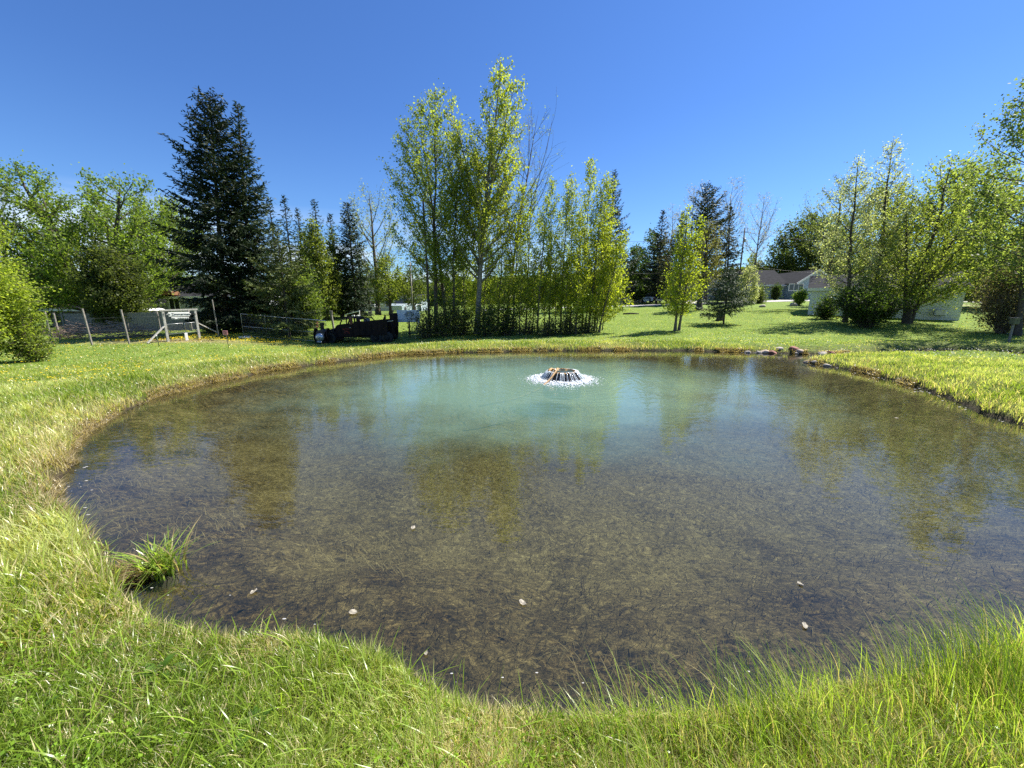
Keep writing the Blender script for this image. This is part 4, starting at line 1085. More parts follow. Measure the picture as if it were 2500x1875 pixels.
# cab
m = MB(); cw = .78
m.loft([[(X_(831), -cw * .9, .42), (X_(831), cw * .9, .42), (X_(831), cw * .82, 1.06), (X_(831), -cw * .82, 1.06)],
        [(X_(838), -cw, .40), (X_(838), cw, .40), (X_(838), cw, 1.20), (X_(838), -cw, 1.20)],
        [(X_(884), -cw, .40), (X_(884), cw, .40), (X_(884), cw, 1.26), (X_(884), -cw, 1.26)]])
cab = m.build("cab", RD, r)
m = MB(); rz_ = Z_(774)
m.loft([[(X_(849), -.68, rz_ - .07), (X_(849), .68, rz_ - .07), (X_(849), .68, rz_ - .03), (X_(849), -.68, rz_ - .03)],
        [(X_(853), -.72, rz_ - .06), (X_(853), .72, rz_ - .06), (X_(853), .6, rz_ + .03), (X_(853), -.6, rz_ + .03)],
        [(X_(878), -.74, rz_ - .05), (X_(878), .74, rz_ - .05), (X_(878), .6, rz_ + .05), (X_(878), -.6, rz_ + .05)],
        [(X_(885), -.70, rz_ - .12), (X_(885), .70, rz_ - .12), (X_(885), .6, rz_ - .03), (X_(885), -.6, rz_ - .03)]])
m.build("roof", RD, cab)
for sy in (-1, 1):
    m = MB()
    m.bar((X_(843), sy * .74, 1.18), (X_(850), sy * .70, rz_ - .05), .07); m.bar((X_(859.5), sy * .76, 1.2), (X_(859), sy * .72, rz_ - .05), .07)
    m.build("door_pillar", RD, cab)
    m = MB(); m.bar((X_(870.5), sy * .76, 1.2), (X_(869.5), sy * .72, rz_ - .05), .18, .06); m.build("rear_pillar", M['rust'], cab)
    m = MB(); m.bar((X_(883), sy * .74, 1.2), (X_(883), sy * .70, rz_ - .08), .07); m.build("corner_pillar", RD, cab)
m = MB(); m.box(X_(845), X_(871), -cw - .018, -cw, .46, 1.16, .006); dr = m.build("door", simple("black_truck_door", (.014, .009, .008), .85, var=.4, scale=4, spec=.2), r)
m = MB(); m.bar((X_(866), -cw - .05, 1.02), (X_(869.5), -cw - .05, 1.02), .02); m.build("handle", M['steel'], dr)
for tx, sz, zz in (("ZIMMERMAN", .085, .93), ("Gravel", .10, .80), ("HAULING", .085, .68)):
    text_mesh("lettering", tx, sz, M['red_paint'], dr, (X_(858), -cw - .024, zz), depth=.003)
# fenders, wheels
def wheel(x, y, rad_=.37, w=.2):
    m = MB(); m.lathe([(rad_ * .62, -w / 2), (rad_ * .93, -w / 2), (rad_, -w / 3), (rad_, w / 3), (rad_ * .93, w / 2), (rad_ * .62, w / 2), (rad_ * .62, -w / 2)], 26, (x, y, rad_), 'y')
    t_ = m.build("wheel", M['tyre'], r)
    m = MB(); m.lathe([(0, -w / 2.6), (rad_ * .2, -w / 2.3), (rad_ * .3, -w / 4), (rad_ * .61, -w / 3), (rad_ * .61, w / 3), (0, w / 3)], 20, (x, y, rad_), 'y'); m.build("rim", M['rust'], t_)
for x_ in (X_(818), X_(925), X_(951)):
    for sy in (-1, 1): wheel(x_, sy * .70)
for sy in (-1, 1):
    m = MB(); rings = []
    for k in range(11):
        a = pi * (1.02 - k / 10 * .98); rr_ = .50
        rings.append([(X_(818) + rr_ * cos(a), sy * (.70 + .17) - (.0), .34 + rr_ * sin(a) * .95), (X_(818) + rr_ * cos(a), sy * (.70 - .22), .34 + rr_ * sin(a) * .95),
                      (X_(818) + (rr_ - .04) * cos(a), sy * (.70 - .22), .34 + (rr_ - .04) * sin(a) * .95), (X_(818) + (rr_ - .04) * cos(a), sy * (.70 + .17), .34 + (rr_ - .04) * sin(a) * .95)])
    m.loft(rings); m.box(X_(835), X_(872), sy * .80 - .1, sy * .80 + .1, .30, .335); m.build("fender", RD, r)
    m = MB(); m.lathe([(0, -.07), (.06, -.06), (.1, 0), (.1, .03), (0, .035)], 16, (X_(824), sy * .5, Z_(803)), 'x'); m.bar((X_(824), sy * .5, .7), (X_(824), sy * .5, Z_(806)), .03); m.build("headlight", M['bark_dark'], r)
# dump bed
m = MB(); t = .05
bx0, bx1 = X_(876), X_(950)
def side(y):
    m.prism([(bx0, .52), (bx1, .60), (bx1, Z_(779)), (bx1 - .1, Z_(779.5)), (X_(905), Z_(783)), (bx0, Z_(786))], y, y + t)
side(-.86); side(.81)
m.box(bx0 + .002, bx1 - .002, -.81, .81, .58, .64); m.box(bx0, bx0 + .05, -.81, .81, .641, Z_(785.5)); 
for k in range(5): m.box(bx0 + .3 + k * .38, bx0 + .36 + k * .38, -.90, -.862, .56, Z_(786))
bed = m.build("dump_bed", RD, r)
m = MB(); m.prism([(X_(943), Z_(782)), (X_(952), Z_(784)), (X_(952), Z_(769)), (X_(950), Z_(768)), (X_(948), Z_(773))], -.90, -.82)
m.prism([(X_(943), Z_(782)), (X_(952), Z_(784)), (X_(952), Z_(769)), (X_(950), Z_(768)), (X_(948), Z_(773))], .82, .90)
m.box(bx1 + .003, bx1 + .06, -.85, .85, .56, Z_(781)); m.build("tailgate", RD, bed)
m = MB(); m.prism([(X_(884), Z_(787)), (X_(886), Z_(778)), (X_(901), Z_(775)), (X_(908), Z_(782.5)), (X_(906), Z_(783)), (X_(900), Z_(777.5)), (X_(888), Z_(780)), (X_(887), Z_(787))], -.78, -.72)
m.prism([(X_(884), Z_(787)), (X_(886), Z_(778)), (X_(901), Z_(775)), (X_(908), Z_(782.5)), (X_(906), Z_(783)), (X_(900), Z_(777.5)), (X_(888), Z_(780)), (X_(887), Z_(787))], .72, .78)
m.build("bed_rack", RD, bed)
m = MB(); m.box(X_(889), X_(900), .1, .5, Z_(786), Z_(778.5), .01); m.build("wooden_crate", M['old_wood'], bed)
m = MB(); m.box(X_(832), X_(958), -.36, -.26, .36, .46); m.box(X_(832), X_(958), .26, .36, .36, .46); m.box(X_(803), X_(805.5), -.7, .7, .36, .46, .01); m.box(X_(893), X_(912), -.82, -.4, .38, .52, .01); m.build("chassis", RD, r)
# hoist at the tail
m = MB(); m.box(X_(957), X_(967), -.5, -.35, .35, Z_(766), .03); m.box(X_(958), X_(969), .2, .4, .5, Z_(765), .03); m.box(X_(953), X_(970), -.45, .4, Z_(788), Z_(796), .02)
m.tube([(X_(955), -.3, .6), (X_(968), -.5, 1.0), (X_(972), -.5, 1.25), (X_(969), -.5, 1.5)], .05, 8); m.tube([(X_(958), -.52, .3), (X_(964), -.55, .9), (X_(960), -.52, 1.4)], .06, 8)
m.build("tail_hoist", RD, r)
m = MB(); m.bar((X_(952), -.55, Z_(784)), (X_(966), -.55, Z_(782)), .03); m.build("hoist_rod", M['steel'], r)

# banner, leaning stakes, rail, pole
p = ground(999, 808, 27); zt, zb = TOPZ(995, 757, 27), TOPZ(995, 786, 27)
xa, xb = at_d(969, 770, 27)[0], at_d(1024, 770, 27)[0]
r = empty("banner_sign", p, "white cloth banner with a grey emblem on a single post behind the truck", "sign")
m = MB(); m.box(-.05, .05, .03, .13, -.2, zb - p[2] + .1, .01); m.build("post", M['bark_dark'], r)
N_ = 16; v = []; f = []
for i in range(N_ + 1):
    for j in range(2):
        v.append((xa - p[0] + (xb - xa) * i / N_, .02 * sin(i * .9), (zb if j == 0 else zt) - p[2] + .01 * sin(i * 1.3)))
for i in range(N_): f.append((2 * i, 2 * i + 2, 2 * i + 3, 2 * i + 1))
m = MB(); m.add(v, f, True); v2 = [(x, y + .015, z) for x, y, z in v]; m.add(v2, [tuple(reversed(q)) for q in f], True)
bn = m.build("banner", M['banner'], r)
cx = (xa + xb) / 2 - p[0]; cz = (zt + zb) / 2 - p[2]
m = MB(); m.add([(cx - .28, -.035, cz + .10), (cx - .05, -.035, cz + .28), (cx - .08, -.035, cz + .04), (cx + .02, -.035, cz - .02), (cx - .12, -.035, cz - .03)], [(0, 4, 3, 2), (0, 2, 1)])
m.add([(cx + .06, -.035, cz - .10), (cx + .32, -.035, cz - .12), (cx + .28, -.035, cz - .24), (cx + .10, -.035, cz - .22)], [(0, 3, 2, 1)])
m.add([(cx - .12 + .5 * k_, -.035, cz + .32 - .03 * k_) for k_ in (0, 1)] + [(cx + .38, -.035, cz + .20), (cx - .12, -.035, cz + .26)], [(0, 3, 2, 1)])
m.build("emblem", M['grey_ink'], bn)
text_mesh("lettering", "U51", .30, M['grey_ink'], bn, (cx + .2, -.037, cz + .10))
for k in range(9):
    pass
m = MB(); m.bar((xa - p[0], 0, cz - .27), (xb - p[0], 0, cz - .27), .012, .03); m.bar((xa - p[0], -.03, zb - p[2]), (xb - p[0], -.03, zb - p[2]), .03, .03); m.build("rail", M['grey_ink'], r)
for (pa, pb, rr_, mt, lab) in [((1013, 815), (1026, 765), .022, 'white_paint', "leaning white pole right of the banner"),
                               ((1005, 812), (1006, 742), .014, 'steel', "thin dark vertical rod in front of the banner")]:
    a = ground(pa[0], pa[1], 26.4); b_ = at_d(pb[0], pb[1], 26.2)
    m = MB(); m.tube([(0, 0, -.1), (b_[0] - a[0], b_[1] - a[1], b_[2] - a[2])], rr_, 7)
    tag(m.build("leaning_pole", M[mt], loc=a), lab, "pole")
a = ground(1049, 815, 27.2); m = MB(); hh = TOPZ(1044, 490, 27.2) - a[2]
m.tube([(0, 0, -.1), (.02, 0, hh * .5), (-.04, 0, hh)], [.09, .075, .06], 8)
r = empty("dead_trunk", a, "straight branchless dead trunk at the left side of the poplar clump", "tree"); o = m.build("trunk", M['bark_dark'], r)
a = ground(1009, 790, 40); m = MB(); hh = TOPZ(1000, 640, 40) - a[2]
m.tube([(0, 0, -.1), (0, 0, hh)], [.09, .06], 8)
r = empty("thin_pole", a, "thin tall pole behind the banner left of the poplars", "pole"); m.build("shaft", M['old_wood'], r)
m = MB(); m.box(-.5, .5, -.04, .04, hh - .4, hh - .3); m.build("crossarm", M['old_wood'], r)
a = ground(862, 795, 33)
r = empty("white_rail_frame", a, "white slanted rail frame standing behind the truck cab", "frame")
zl, zr_ = TOPZ(843, 768, 33) - a[2], TOPZ(878, 759, 33) - a[2]; xl, xr_ = at_d(843, 768, 33)[0] - a[0], at_d(878, 759, 33)[0] - a[0]
m = MB(); m.bar((xl, 0, zl), (xr_, 0, zr_), .10, .05); m.build("top_rail", M['white_paint'], r)
for x_, z_ in ((xl + .03, zl), (xr_ - .03, zr_)):
    m = MB(); m.bar((x_, 0, -.1), (x_, 0, z_ - .03), .05); m.build("leg", M['white_paint'], r)
for x_ in (.1, .5):
    m = MB(); m.box(x_ - .1, x_ + .1, -.15, .1, .3, zr_ - .35, .02); m.build("bucket", M['white_paint'], r)

# chain-link fence far behind the truck
ca, cb = at_d(880, 780, 46), at_d(1030, 780, 46)
r = empty("chain_link_fence", (ca[0], 46, gz(ca[0], 46)), "long low chain link fence across the lawn behind the truck", "fence")
L_ = cb[0] - ca[0]; m = MB(); m.tube([(0, 0, 1.15), (L_, 0, 1.15 + gz(cb[0], 46) - r.location.z)], .03, 6); m.build("top_rail", M['steel'], r)
for k in range(5):
    m = MB(); m.tube([(L_ * k / 4, 0, -.1), (L_ * k / 4, 0, 1.2)], .035, 6); m.build("post", M['steel'], r)
m = MB()
for k in range(60): m.bar((L_ * k / 60, 0, 0), (L_ * (k + 1) / 60, 0, 1.14), .012); m.bar((L_ * (k + 1) / 60, 0, 0), (L_ * k / 60, 0, 1.14), .012)
m.build("wire_mesh", M['wire'], r)

# ------------------------------------------------------------------ buildings
def window(parent, x, z, w, h, y=-.02, mat='white_paint', bars=1):
    f_ = MB(); t = .09
    f_.box(x - w / 2 - t, x + w / 2 + t, y - .03, y, z - t, z); f_.box(x - w / 2 - t, x + w / 2 + t, y - .03, y, z + h, z + h + t)
    f_.box(x - w / 2 - t, x - w / 2, y - .03, y, z, z + h); f_.box(x + w / 2, x + w / 2 + t, y - .03, y, z, z + h)
    for k in range(1, bars + 1): f_.box(x - w / 2 + w * k / (bars + 1) - .03, x - w / 2 + w * k / (bars + 1) + .03, y - .028, y, z, z + h)
    wn_ = f_.build("window", M[mat], parent)
    g_ = MB(); g_.box(x - w / 2, x + w / 2, y - .012, y - .004, z, z + h); g_.build("pane", M['glass_dark'], wn_)
def siding(m, x0, x1, y, z0, z1, step=.2):
    """lapped boards on a wall facing the camera"""
    z = z0; k = 0
    while z < z1 - .02:
        zz = min(z + step, z1)
        m.add([(x0, y - .03, z), (x1, y - .03, z), (x1, y - .004, zz), (x0, y - .004, zz), (x0, y, z), (x1, y, z)], [(0, 1, 2, 3), (0, 4, 5, 1)])
        z += step
def gable_house(name, lab, x0, x1, y0, depth, z0, wall, rise, wmat, rmat, over=.4, sid=.2, ridge_x=True, cat="house"):
    r = empty(name, (x0, y0, z0), lab, cat); W_ = x1 - x0
    m = MB()
    m.box(0, W_, 0, depth, -.6, wall); siding(m, .0, W_, 0, 0, wall, sid)
    if not ridge_x:
        m.prism([(0, wall), (W_, wall), (W_ / 2, wall + rise)], 0, depth)
    else:
        m.add([(0, 0, wall), (0, depth, wall), (0, depth / 2, wall + rise), (W_, 0, wall), (W_, depth, wall), (W_, depth / 2, wall + rise)], [(0, 2, 1), (3, 4, 5)])
    m.build("wall", M[wmat], r)
    m = MB(); t = .14
    if ridge_x:
        k_ = rise / (depth / 2)
        for s_ in (0, 1):
            ya, yb = (-over, depth / 2) if s_ == 0 else (depth + over, depth / 2); za = wall - over * k_
            m.loft([[(-over, ya, za + .02), (-over, yb, wall + rise + .02), (-over, yb, wall + rise + .02 + t), (-over, ya, za + .02 + t)], [(W_ + over, ya, za + .02), (W_ + over, yb, wall + rise + .02), (W_ + over, yb, wall + rise + .02 + t), (W_ + over, ya, za + .02 + t)]])
    else:
        k_ = rise / (W_ / 2)
        for s_ in (0, 1):
            xa, xb = (-over, W_ / 2) if s_ == 0 else (W_ + over, W_ / 2); za = wall - over * k_
            m.loft([[(xa, -over, za + .02), (xb, -over, wall + rise + .02), (xb, -over, wall + rise + .02 + t), (xa, -over, za + .02 + t)], [(xa, depth + over, za + .02), (xb, depth + over, wall + rise + .02), (xb, depth + over, wall + rise + .02 + t), (xa, depth + over, za + .02 + t)]])
    m.build("roof", M[rmat], r)
    m = MB()
    if ridge_x: m.box(-over, W_ + over, -over - .06, -over - .003, wall - over * k_ - .06, wall - over * k_ + .17)
    else:
        for s_ in (0, 1):
            xa, xb = (-over, W_ / 2) if s_ == 0 else (W_ + over, W_ / 2)
            m.bar((xa, -over - .04, wall - over * k_ + .06), (xb, -over - .04, wall + rise + .08), .05, .24)
    m.build("fascia", M['white_paint'], r)
    return r
# blue house on the right
HD = 60
hx0, hx1, hx2 = at_d(1826, 727, HD)[0], at_d(1912, 727, HD)[0], at_d(2000, 727, HD)[0]
hz = at_d(1880, 728, HD)[2]; wall = TOPZ(1880, 694, HD) - hz
h = gable_house("blue_house", "long blue grey house with a dark shingle roof across the far driveway", hx0, hx1, HD, 7, hz, wall, TOPZ(1880, 662, HD + 3.5) - hz - wall, 'blue_siding', 'roof_dark')
window(h, at_d(1852, 707, HD)[0] - hx0, .95, 1.7, 1.15)
m = MB(); dxx = at_d(1892, 707, HD)[0] - hx0; m.box(dxx - .5, dxx + .5, -.06, -.032, .05, 2.15); q = m.build("door", M['brown_wood'], h)
m = MB(); m.box(dxx + .33, dxx + .4, -.10, -.061, 1.0, 1.1); m.build("handle", M['steel'], q)
hD2 = HD - 2.5
g2 = gable_house("house_wing", "gabled front wing of the blue house beside the dark entrance shrub", hx1 + .05, hx2, hD2, 9, hz, wall + .05, 1.75, 'blue_siding', 'roof_dark', ridge_x=False, cat="house wing", over=.25)
window(g2, at_d(1942, 705, hD2)[0] - hx1, 1.1, 2.0, .85, bars=2)
bush(170, "entrance_shrub", "tall dark narrow shrub at the blue house door", 1893, 730, 57.5, 694, 9, DG1, DG2, size=.14, n=34, dens=22, spread=.12, flat=.4)
# dark gable roof behind the spruce
dh = gable_house("dark_gable_house", "dark roofed house half hidden behind the silvery small tree", at_d(1718, 735, 66)[0], at_d(1822, 735, 66)[0], 66, 8, at_d(1770, 736, 66)[2], 2.2, 2.2, 'grey_siding', 'roof_dark', ridge_x=False)
window(dh, 2.0, .9, 1.4, 1.0)
# white garage behind the right trees
GD = 33.5
ga_, gb_ = at_d(1972, 765, GD), at_d(2345, 765, GD)
gzz = at_d(1972, 766, GD)[2]
an = rad(-37)
gr = gable_house("white_garage", "long low white sided garage behind the row of trees", 0, 8.8, 0, 6.5, 0, TOPZ(1985, 703, GD) - gzz, 1.1, 'white_siding', 'roof_dark', over=.25, sid=.18, cat="garage")
gr.location = (ga_[0], GD, gzz - .1); gr.rotation_euler = (0, 0, an)
m = MB(); m.box(7.4, 8.0, -.6, -.05, .1, .55, .05); m.build("meter_box", M['steel'], gr)
# shed, white outbuilding, sedan
sx0, sx1 = at_d(1541, 735, 70)[0], at_d(1578, 735, 70)[0]; sz = at_d(1560, 737, 70)[2]
sh = gable_house("garden_shed", "small white gabled shed with a dark door beside the parked sedan", sx0, sx1, 70, 3, sz, 1.25, .95, 'white_siding', 'roof_dark', over=.15, ridge_x=False, cat="shed")
m = MB(); m.box(1.35, 2.05, -.07, -.035, 0, 1.35); m.build("door", M['glass_dark'], sh)
ob = gable_house("white_outbuilding", "white outbuilding left of the small shed behind the poplar clump", at_d(1500, 735, 68)[0], at_d(1533, 735, 68)[0], 68, 4, at_d(1520, 738, 68)[2], 2.0, .8, 'white_siding', 'roof_dark', over=.2, cat="outbuilding")
m = MB(); m.box(1.4, 2.1, -.07, -.035, 0, 1.7); m.build("door", M['glass_dark'], ob)

def sedan(loc, rz, lab, mat):
    r = empty("parked_car", loc, lab, "car", rz=rz)
    m = MB(); w = .86
    def sec_(y, z0, z1, ww): return [(-ww, y, z0), (ww, y, z0), (ww, y, z0 + (z1 - z0) * .75), (ww * .93, y, z1), (-ww * .93, y, z1), (-ww, y, z0 + (z1 - z0) * .75)]
    m.loft([sec_(-2.25, .38, .72, w * .85), sec_(-2.15, .25, .86, w * .95), sec_(-1.3, .22, .92, w), sec_(.2, .22, .92, w), sec_(1.5, .22, .84, w), sec_(2.15, .28, .70, w * .92)], smooth=False)
    b = m.build("body", mat, r)
    m = MB(); m.loft([[(-.74, -1.45, .90), (.74, -1.45, .90), (.74, -1.45, .915), (-.74, -1.45, .915)], [(-.62, -.85, .90), (.62, -.85, .90), (.62, -.85, 1.36), (-.62, -.85, 1.36)], [(-.62, .25, .90), (.62, .25, .90), (.62, .25, 1.38), (-.62, .25, 1.38)], [(-.72, 1.0, .88), (.72, 1.0, .88), (.72, 1.0, .90), (-.72, 1.0, .90)]])
    m.build("window_band", M['glass_dark'], r)
    m = MB(); m.box(-.6, .6, -.85, .25, 1.375, 1.42, .02); m.build("roof", mat, r)
    for sx in (-1, 1):
        for sy in (-1.4, 1.35):
            m = MB(); m.lathe([(0, -.1), (.2, -.1), (.32, -.08), (.32, .08), (0, .1)], 18, (sx * .78, sy, .32), 'x'); m.build("wheel", M['tyre'], r)
        m = MB(); m.box(sx * .7 - .1, sx * .7 + .1, -2.26, -2.2, .58, .74); m.build("tail_light", M['red_lamp'], r)
    m = MB(); m.box(-.25, .25, -2.262, -2.255, .5, .62); m.build("number_plate", M['white_paint'], r)
    return r
p = ground(1589, 740, 64); sedan((p[0], p[1], at_d(1589, 739, 64)[2]), .12, "white sedan parked near the small white shed", M['car_white'])
# vehicle behind the banner
p = at_d(985, 763, 52); q = sedan((p[0], p[1], gz(p[0], p[1])), pi - .3, "pale vehicle with a dark windshield showing above the banner", simple("pale_blue_paint", (.5, .6, .65), .3))
q.scale = (1.25, .85, 1.35)
# house behind the plank fence, left
nh = gable_house("neighbour_house", "grey sided house behind the plank fence and the tall spruces", at_d(418, 800, 37)[0], at_d(640, 800, 37)[0], 37, 8, gz(-26, 37) - .1, TOPZ(450, 722, 37) - gz(-26, 37), 1.3, 'grey_siding', 'roof_dark')
window(nh, .75, 1.1, .9, 1.3); 
m = MB(); m.box(.1, 1.4, -.9, -.03, 2.55, 2.9); m.build("porch_canopy", M['brown_wood'], nh)
nh2 = gable_house("rear_annex", "lower grey roofed annex of the neighbour house beside the rounded cedar", at_d(352, 800, 38.5)[0], at_d(417, 800, 38.5)[0], 38.5, 5, gz(-33, 38) - .1, 2.1, 1.6, 'grey_siding', 'roof_dark', cat="house")
window(nh2, 1.2, .9, .9, .9)
for k, px in enumerate((335, 362, 378, 397)):
    a = ground(px, 800, 33); r = empty("patio_umbrella", a, ["leftmost", "second", "third", "rightmost"][k] + " of the four small cream patio umbrellas behind the fence", "umbrella", "cream patio umbrellas")
    m = MB(); zz = TOPZ(px, 752, 33) - a[2]; m.lathe([(.52, zz - .22), (.5, zz - .20), (.25, zz - .06), (.02, zz), (0.0, zz)], 8); m.build("canopy", M['umbrella'], r)
    m = MB(); m.tube([(0, 0, 0), (0, 0, zz - .05)], .03, 6); m.build("pole", M['tan_wood'], r)
ls = gable_house("low_shed", "low dark roofed shed behind the fence left of the leaning trunks", at_d(130, 800, 36)[0], at_d(232, 800, 36)[0], 36, 3, gz(-40, 36), 1.55, .35, 'fence_wood', 'roof_dark', cat="shed")
m = MB(); m.box(1.5, 2.3, -.07, -.035, .1, 1.45); m.build("door", M['bark_dark'], ls)
# cream house far behind the truck
ch = gable_house("cream_house", "cream walled house showing between trunks behind the old truck", at_d(868, 770, 72)[0], at_d(985, 770, 72)[0], 72, 8, gz(-24, 72) - .2, 2.6, 1.6, 'cream', 'roof_dark')
window(ch, 3.0, .9, 1.2, 1.1); window(ch, 6.3, .9, 1.2, 1.1)
ch2 = gable_house("blue_garage", "pale blue garage behind the banner and thin pole", at_d(988, 770, 62)[0], at_d(1030, 770, 62)[0], 62, 5, gz(-15, 62) - .2, 2.2, .5, 'blue_siding', 'roof_dark', cat="garage")
m = MB(); m.box(.5, 2.2, -.07, -.035, .1, 1.9); m.build("door", M['white_paint'], ch2)

# ------------------------------------------------------------------ road, driveway, utility pole and wires
def strip(name, pts, lab, mat, off=.03, cat="road"):
    """ribbon laid on the terrain; pts = (x, y, half width)"""
    v = []; f = []; P = []
    for (xa, ya, wa), (xb, yb, wb) in zip(pts[:-1], pts[1:]):
        n = max(2, int(sqrt((xb - xa) ** 2 + (yb - ya) ** 2) / .8))
        P += [(xa + (xb - xa) * k / n, ya + (yb - ya) * k / n, wa + (wb - wa) * k / n) for k in range(n)]
    P.append(pts[-1]); nk = 7
    for i, (x, y, w) in enumerate(P):
        a, b = P[max(0, i - 1)], P[min(len(P) - 1, i + 1)]; dx, dy = b[0] - a[0], b[1] - a[1]; l = sqrt(dx * dx + dy * dy); nx, ny = -dy / l, dx / l
        for k in range(nk):
            s = -1 + 2 * k / (nk - 1); v.append((x + nx * w * s, y + ny * w * s))
    v = np.array(v); z = height(v[:, 0], v[:, 1]) + off - .03 * (np.abs(np.tile(np.linspace(-1, 1, nk), len(P))) > .99)
    for i in range(len(P) - 1):
        for k in range(nk - 1): a = i * nk + k; f.append((a, a + nk, a + nk + 1, a + 1))
    return tag(np_mesh(name, np.column_stack([v, z]), np.array(f), mat, smooth=True), lab, cat, kind='structure')
strip("road", [(-4, 57, 1.7), (10, 57, 1.7), (22, 57, 1.7), (34, 56, 1.8), (46, 55, 1.8), (80, 52, 1.8)], "pale narrow road running across the far lawn", M['asphalt'], .06)
strip("driveway", [(25.5, 58.6, 1.6), (28, 63, 1.5), (33, 70, 1.3)], "pale driveway leading to the houses", M['gravel'], .075)
strip("path", [(38, 46, 1.2), (44, 44, 1.6), (50, 43, 1.8)], "dry bare patch beside the topiary bush", simple("dry_turf", (.34, .32, .14), .95, var=.25, scale=2), .02)
a = (at_d(1797, 742, 57)[0], 57, gz(at_d(1797, 742, 57)[0], 57)); hh = TOPZ(1797, 556, 57) - a[2]
r = empty("utility_pole", a, "dark wooden utility pole rising behind the small spruce", "utility pole")
m = MB(); m.tube([(0, 0, -.2), (0, 0, hh)], [.12, .08], 8); m.build("shaft", M['pole_wood'], r)
m = MB(); m.box(-.45, .45, -.06, .05, hh - .6, hh - .52); m.build("crossarm", M['pole_wood'], r)
m = MB(); m.lathe([(0, 0), (.12, .02), (.12, .45), (.05, .5), (0, .5)], 12, (.21, 0, hh - 1.9)); m.build("transformer", M['steel'], r)
for k, (zz, lab) in enumerate(((hh - .55, "upper power line crossing the sky gap behind the pole"), (hh * .52, "lower cable crossing in front of the far dark trees"))):
    m = MB(); pts = []
    for i in range(41):
        x = -30 + 60 * i / 40; sag = 1.3 * (1 - (1 - 2 * ((i % 20) / 20)) ** 2) if i % 20 else 0
        pts.append((a[0] + x, 57 + .0 * x, a[2] + zz - sag - (.8 if k else 0) * 0))
    m.tube(pts, .02, 4); tag(m.build("power_line", M['black']), lab, "power line", "power lines")
# bird box post, stump, fire ring
a = ground(2462, 838, 19); r = empty("bird_box_post", a, "square green bird box on a pale post beside the brown thicket", "bird box")
hh = TOPZ(2470, 776, 19) - a[2]
m = MB(); m.box(-.035, .035, -.035, .035, -.15, hh - .3, .005); m.build("post", M['old_wood'], r)
m = MB(); m.box(-.13, .13, -.12, .1, hh - .3, hh - .02, .01); q = m.build("box", simple("olive_wood", (.12, .12, .06), .8), r)
m = MB(); m.box(-.16, .16, -.16, .12, hh - .018, hh + .01, .004); m.build("lid", M['old_wood'], r)
m = MB(); m.lathe([(0, -.004), (.025, -.004), (.025, 0), (0, 0)], 12, (0, -.122, hh - .13), 'y'); m.build("entrance_hole", M['black'], q)
a = ground(1757, 786, 31.5); m = MB(); jt = lambda k, h_: .12 * sin(k * 2.3) + .08 * sin(k * 5.1 + h_ * 3)
m.lathe([(0, -.1), (.36, -.1), (.27, .1), (.24, .5), (.25, .86), (.2, .9), (0, .88)], 18, jit=jt)
r = empty("tree_stump", a, "dark upright stump directly behind the small spruce foot", "stump"); m.build("trunk", M['bark_dark'], r)
rr = random.Random(4)
def rock(name, loc, sx, sy, sz, mat, lab, grp=None, seed=0):
    q = random.Random(seed); me_ = bmesh.new(); bmesh.ops.create_icosphere(me_, subdivisions=3, radius=1.0)
    dirs_ = [Vector((q.gauss(0, 1), q.gauss(0, 1), q.gauss(0, 1))).normalized() for _ in range(9)]; cut = [q.uniform(.62, .92) for _ in dirs_]
    for v_ in me_.verts:
        p_ = v_.co.copy()
        for d_, c_ in zip(dirs_, cut):
            k_ = p_.dot(d_)
            if k_ > c_: p_ -= d_ * (k_ - c_) * .85
        v_.co = Vector((p_.x * sx, p_.y * sy, p_.z * sz))
    m_ = bpy.data.meshes.new(name); me_.to_mesh(m_); me_.free(); m_.polygons.foreach_set("use_smooth", [True] * len(m_.polygons)); m_.materials.append(M[mat])
    o = bpy.data.objects.new(name, m_); S.collection.objects.link(o); o.location = loc; o.rotation_euler = (q.uniform(-.2, .2), q.uniform(-.2, .2), q.uniform(0, 6))
    return tag(o, lab, "rock", grp)
rocks = [(1821, 858, .13, 'rock_pale', "rounded pale rock at the left end of the inlet shore"), (1850, 856, .2, 'rock_tan', "tan rock second from the left on the inlet shore"),
         (1858, 849, .16, 'rock_pale', "pale rock on top of the inlet bank"), (1874, 858, .17, 'rock_red', "dark red rock at the water of the inlet"),
         (1893, 850, .22, 'rock_red', "large reddish brown rock on the inlet bank"), (1915, 854, .15, 'rock_tan', "tan rock right of the large reddish one"),
         (1873, 864, .14, 'rock_pale', "flat white rock lying in the shallow inlet"), (1957, 855, .2, 'rock_pale', "broad pale rock halfway along the inlet shore"),
         (1980, 856, .15, 'rock_red', "red brown rock right of the broad pale one"), (2003, 860, .13, 'rock_tan', "small tan rock near the inlet end"),
         (2030, 859, .17, 'rock_tan', "brown rock at the inlet corner"), (2052, 863, .12, 'rock_pale', "last pale rock where the inlet narrows"),
         (1975, 884, .13, 'rock_tan', "dark pebble like rock on the grassy spit tip"), (1990, 886, .11, 'rock_pale', "white rock on the grassy spit tip"), (2012, 890, .12, 'rock_pale', "pale flat rock just behind the spit tip"), (1932, 859, .10, 'rock_pale', "little white rock between the tan and broad rocks")]
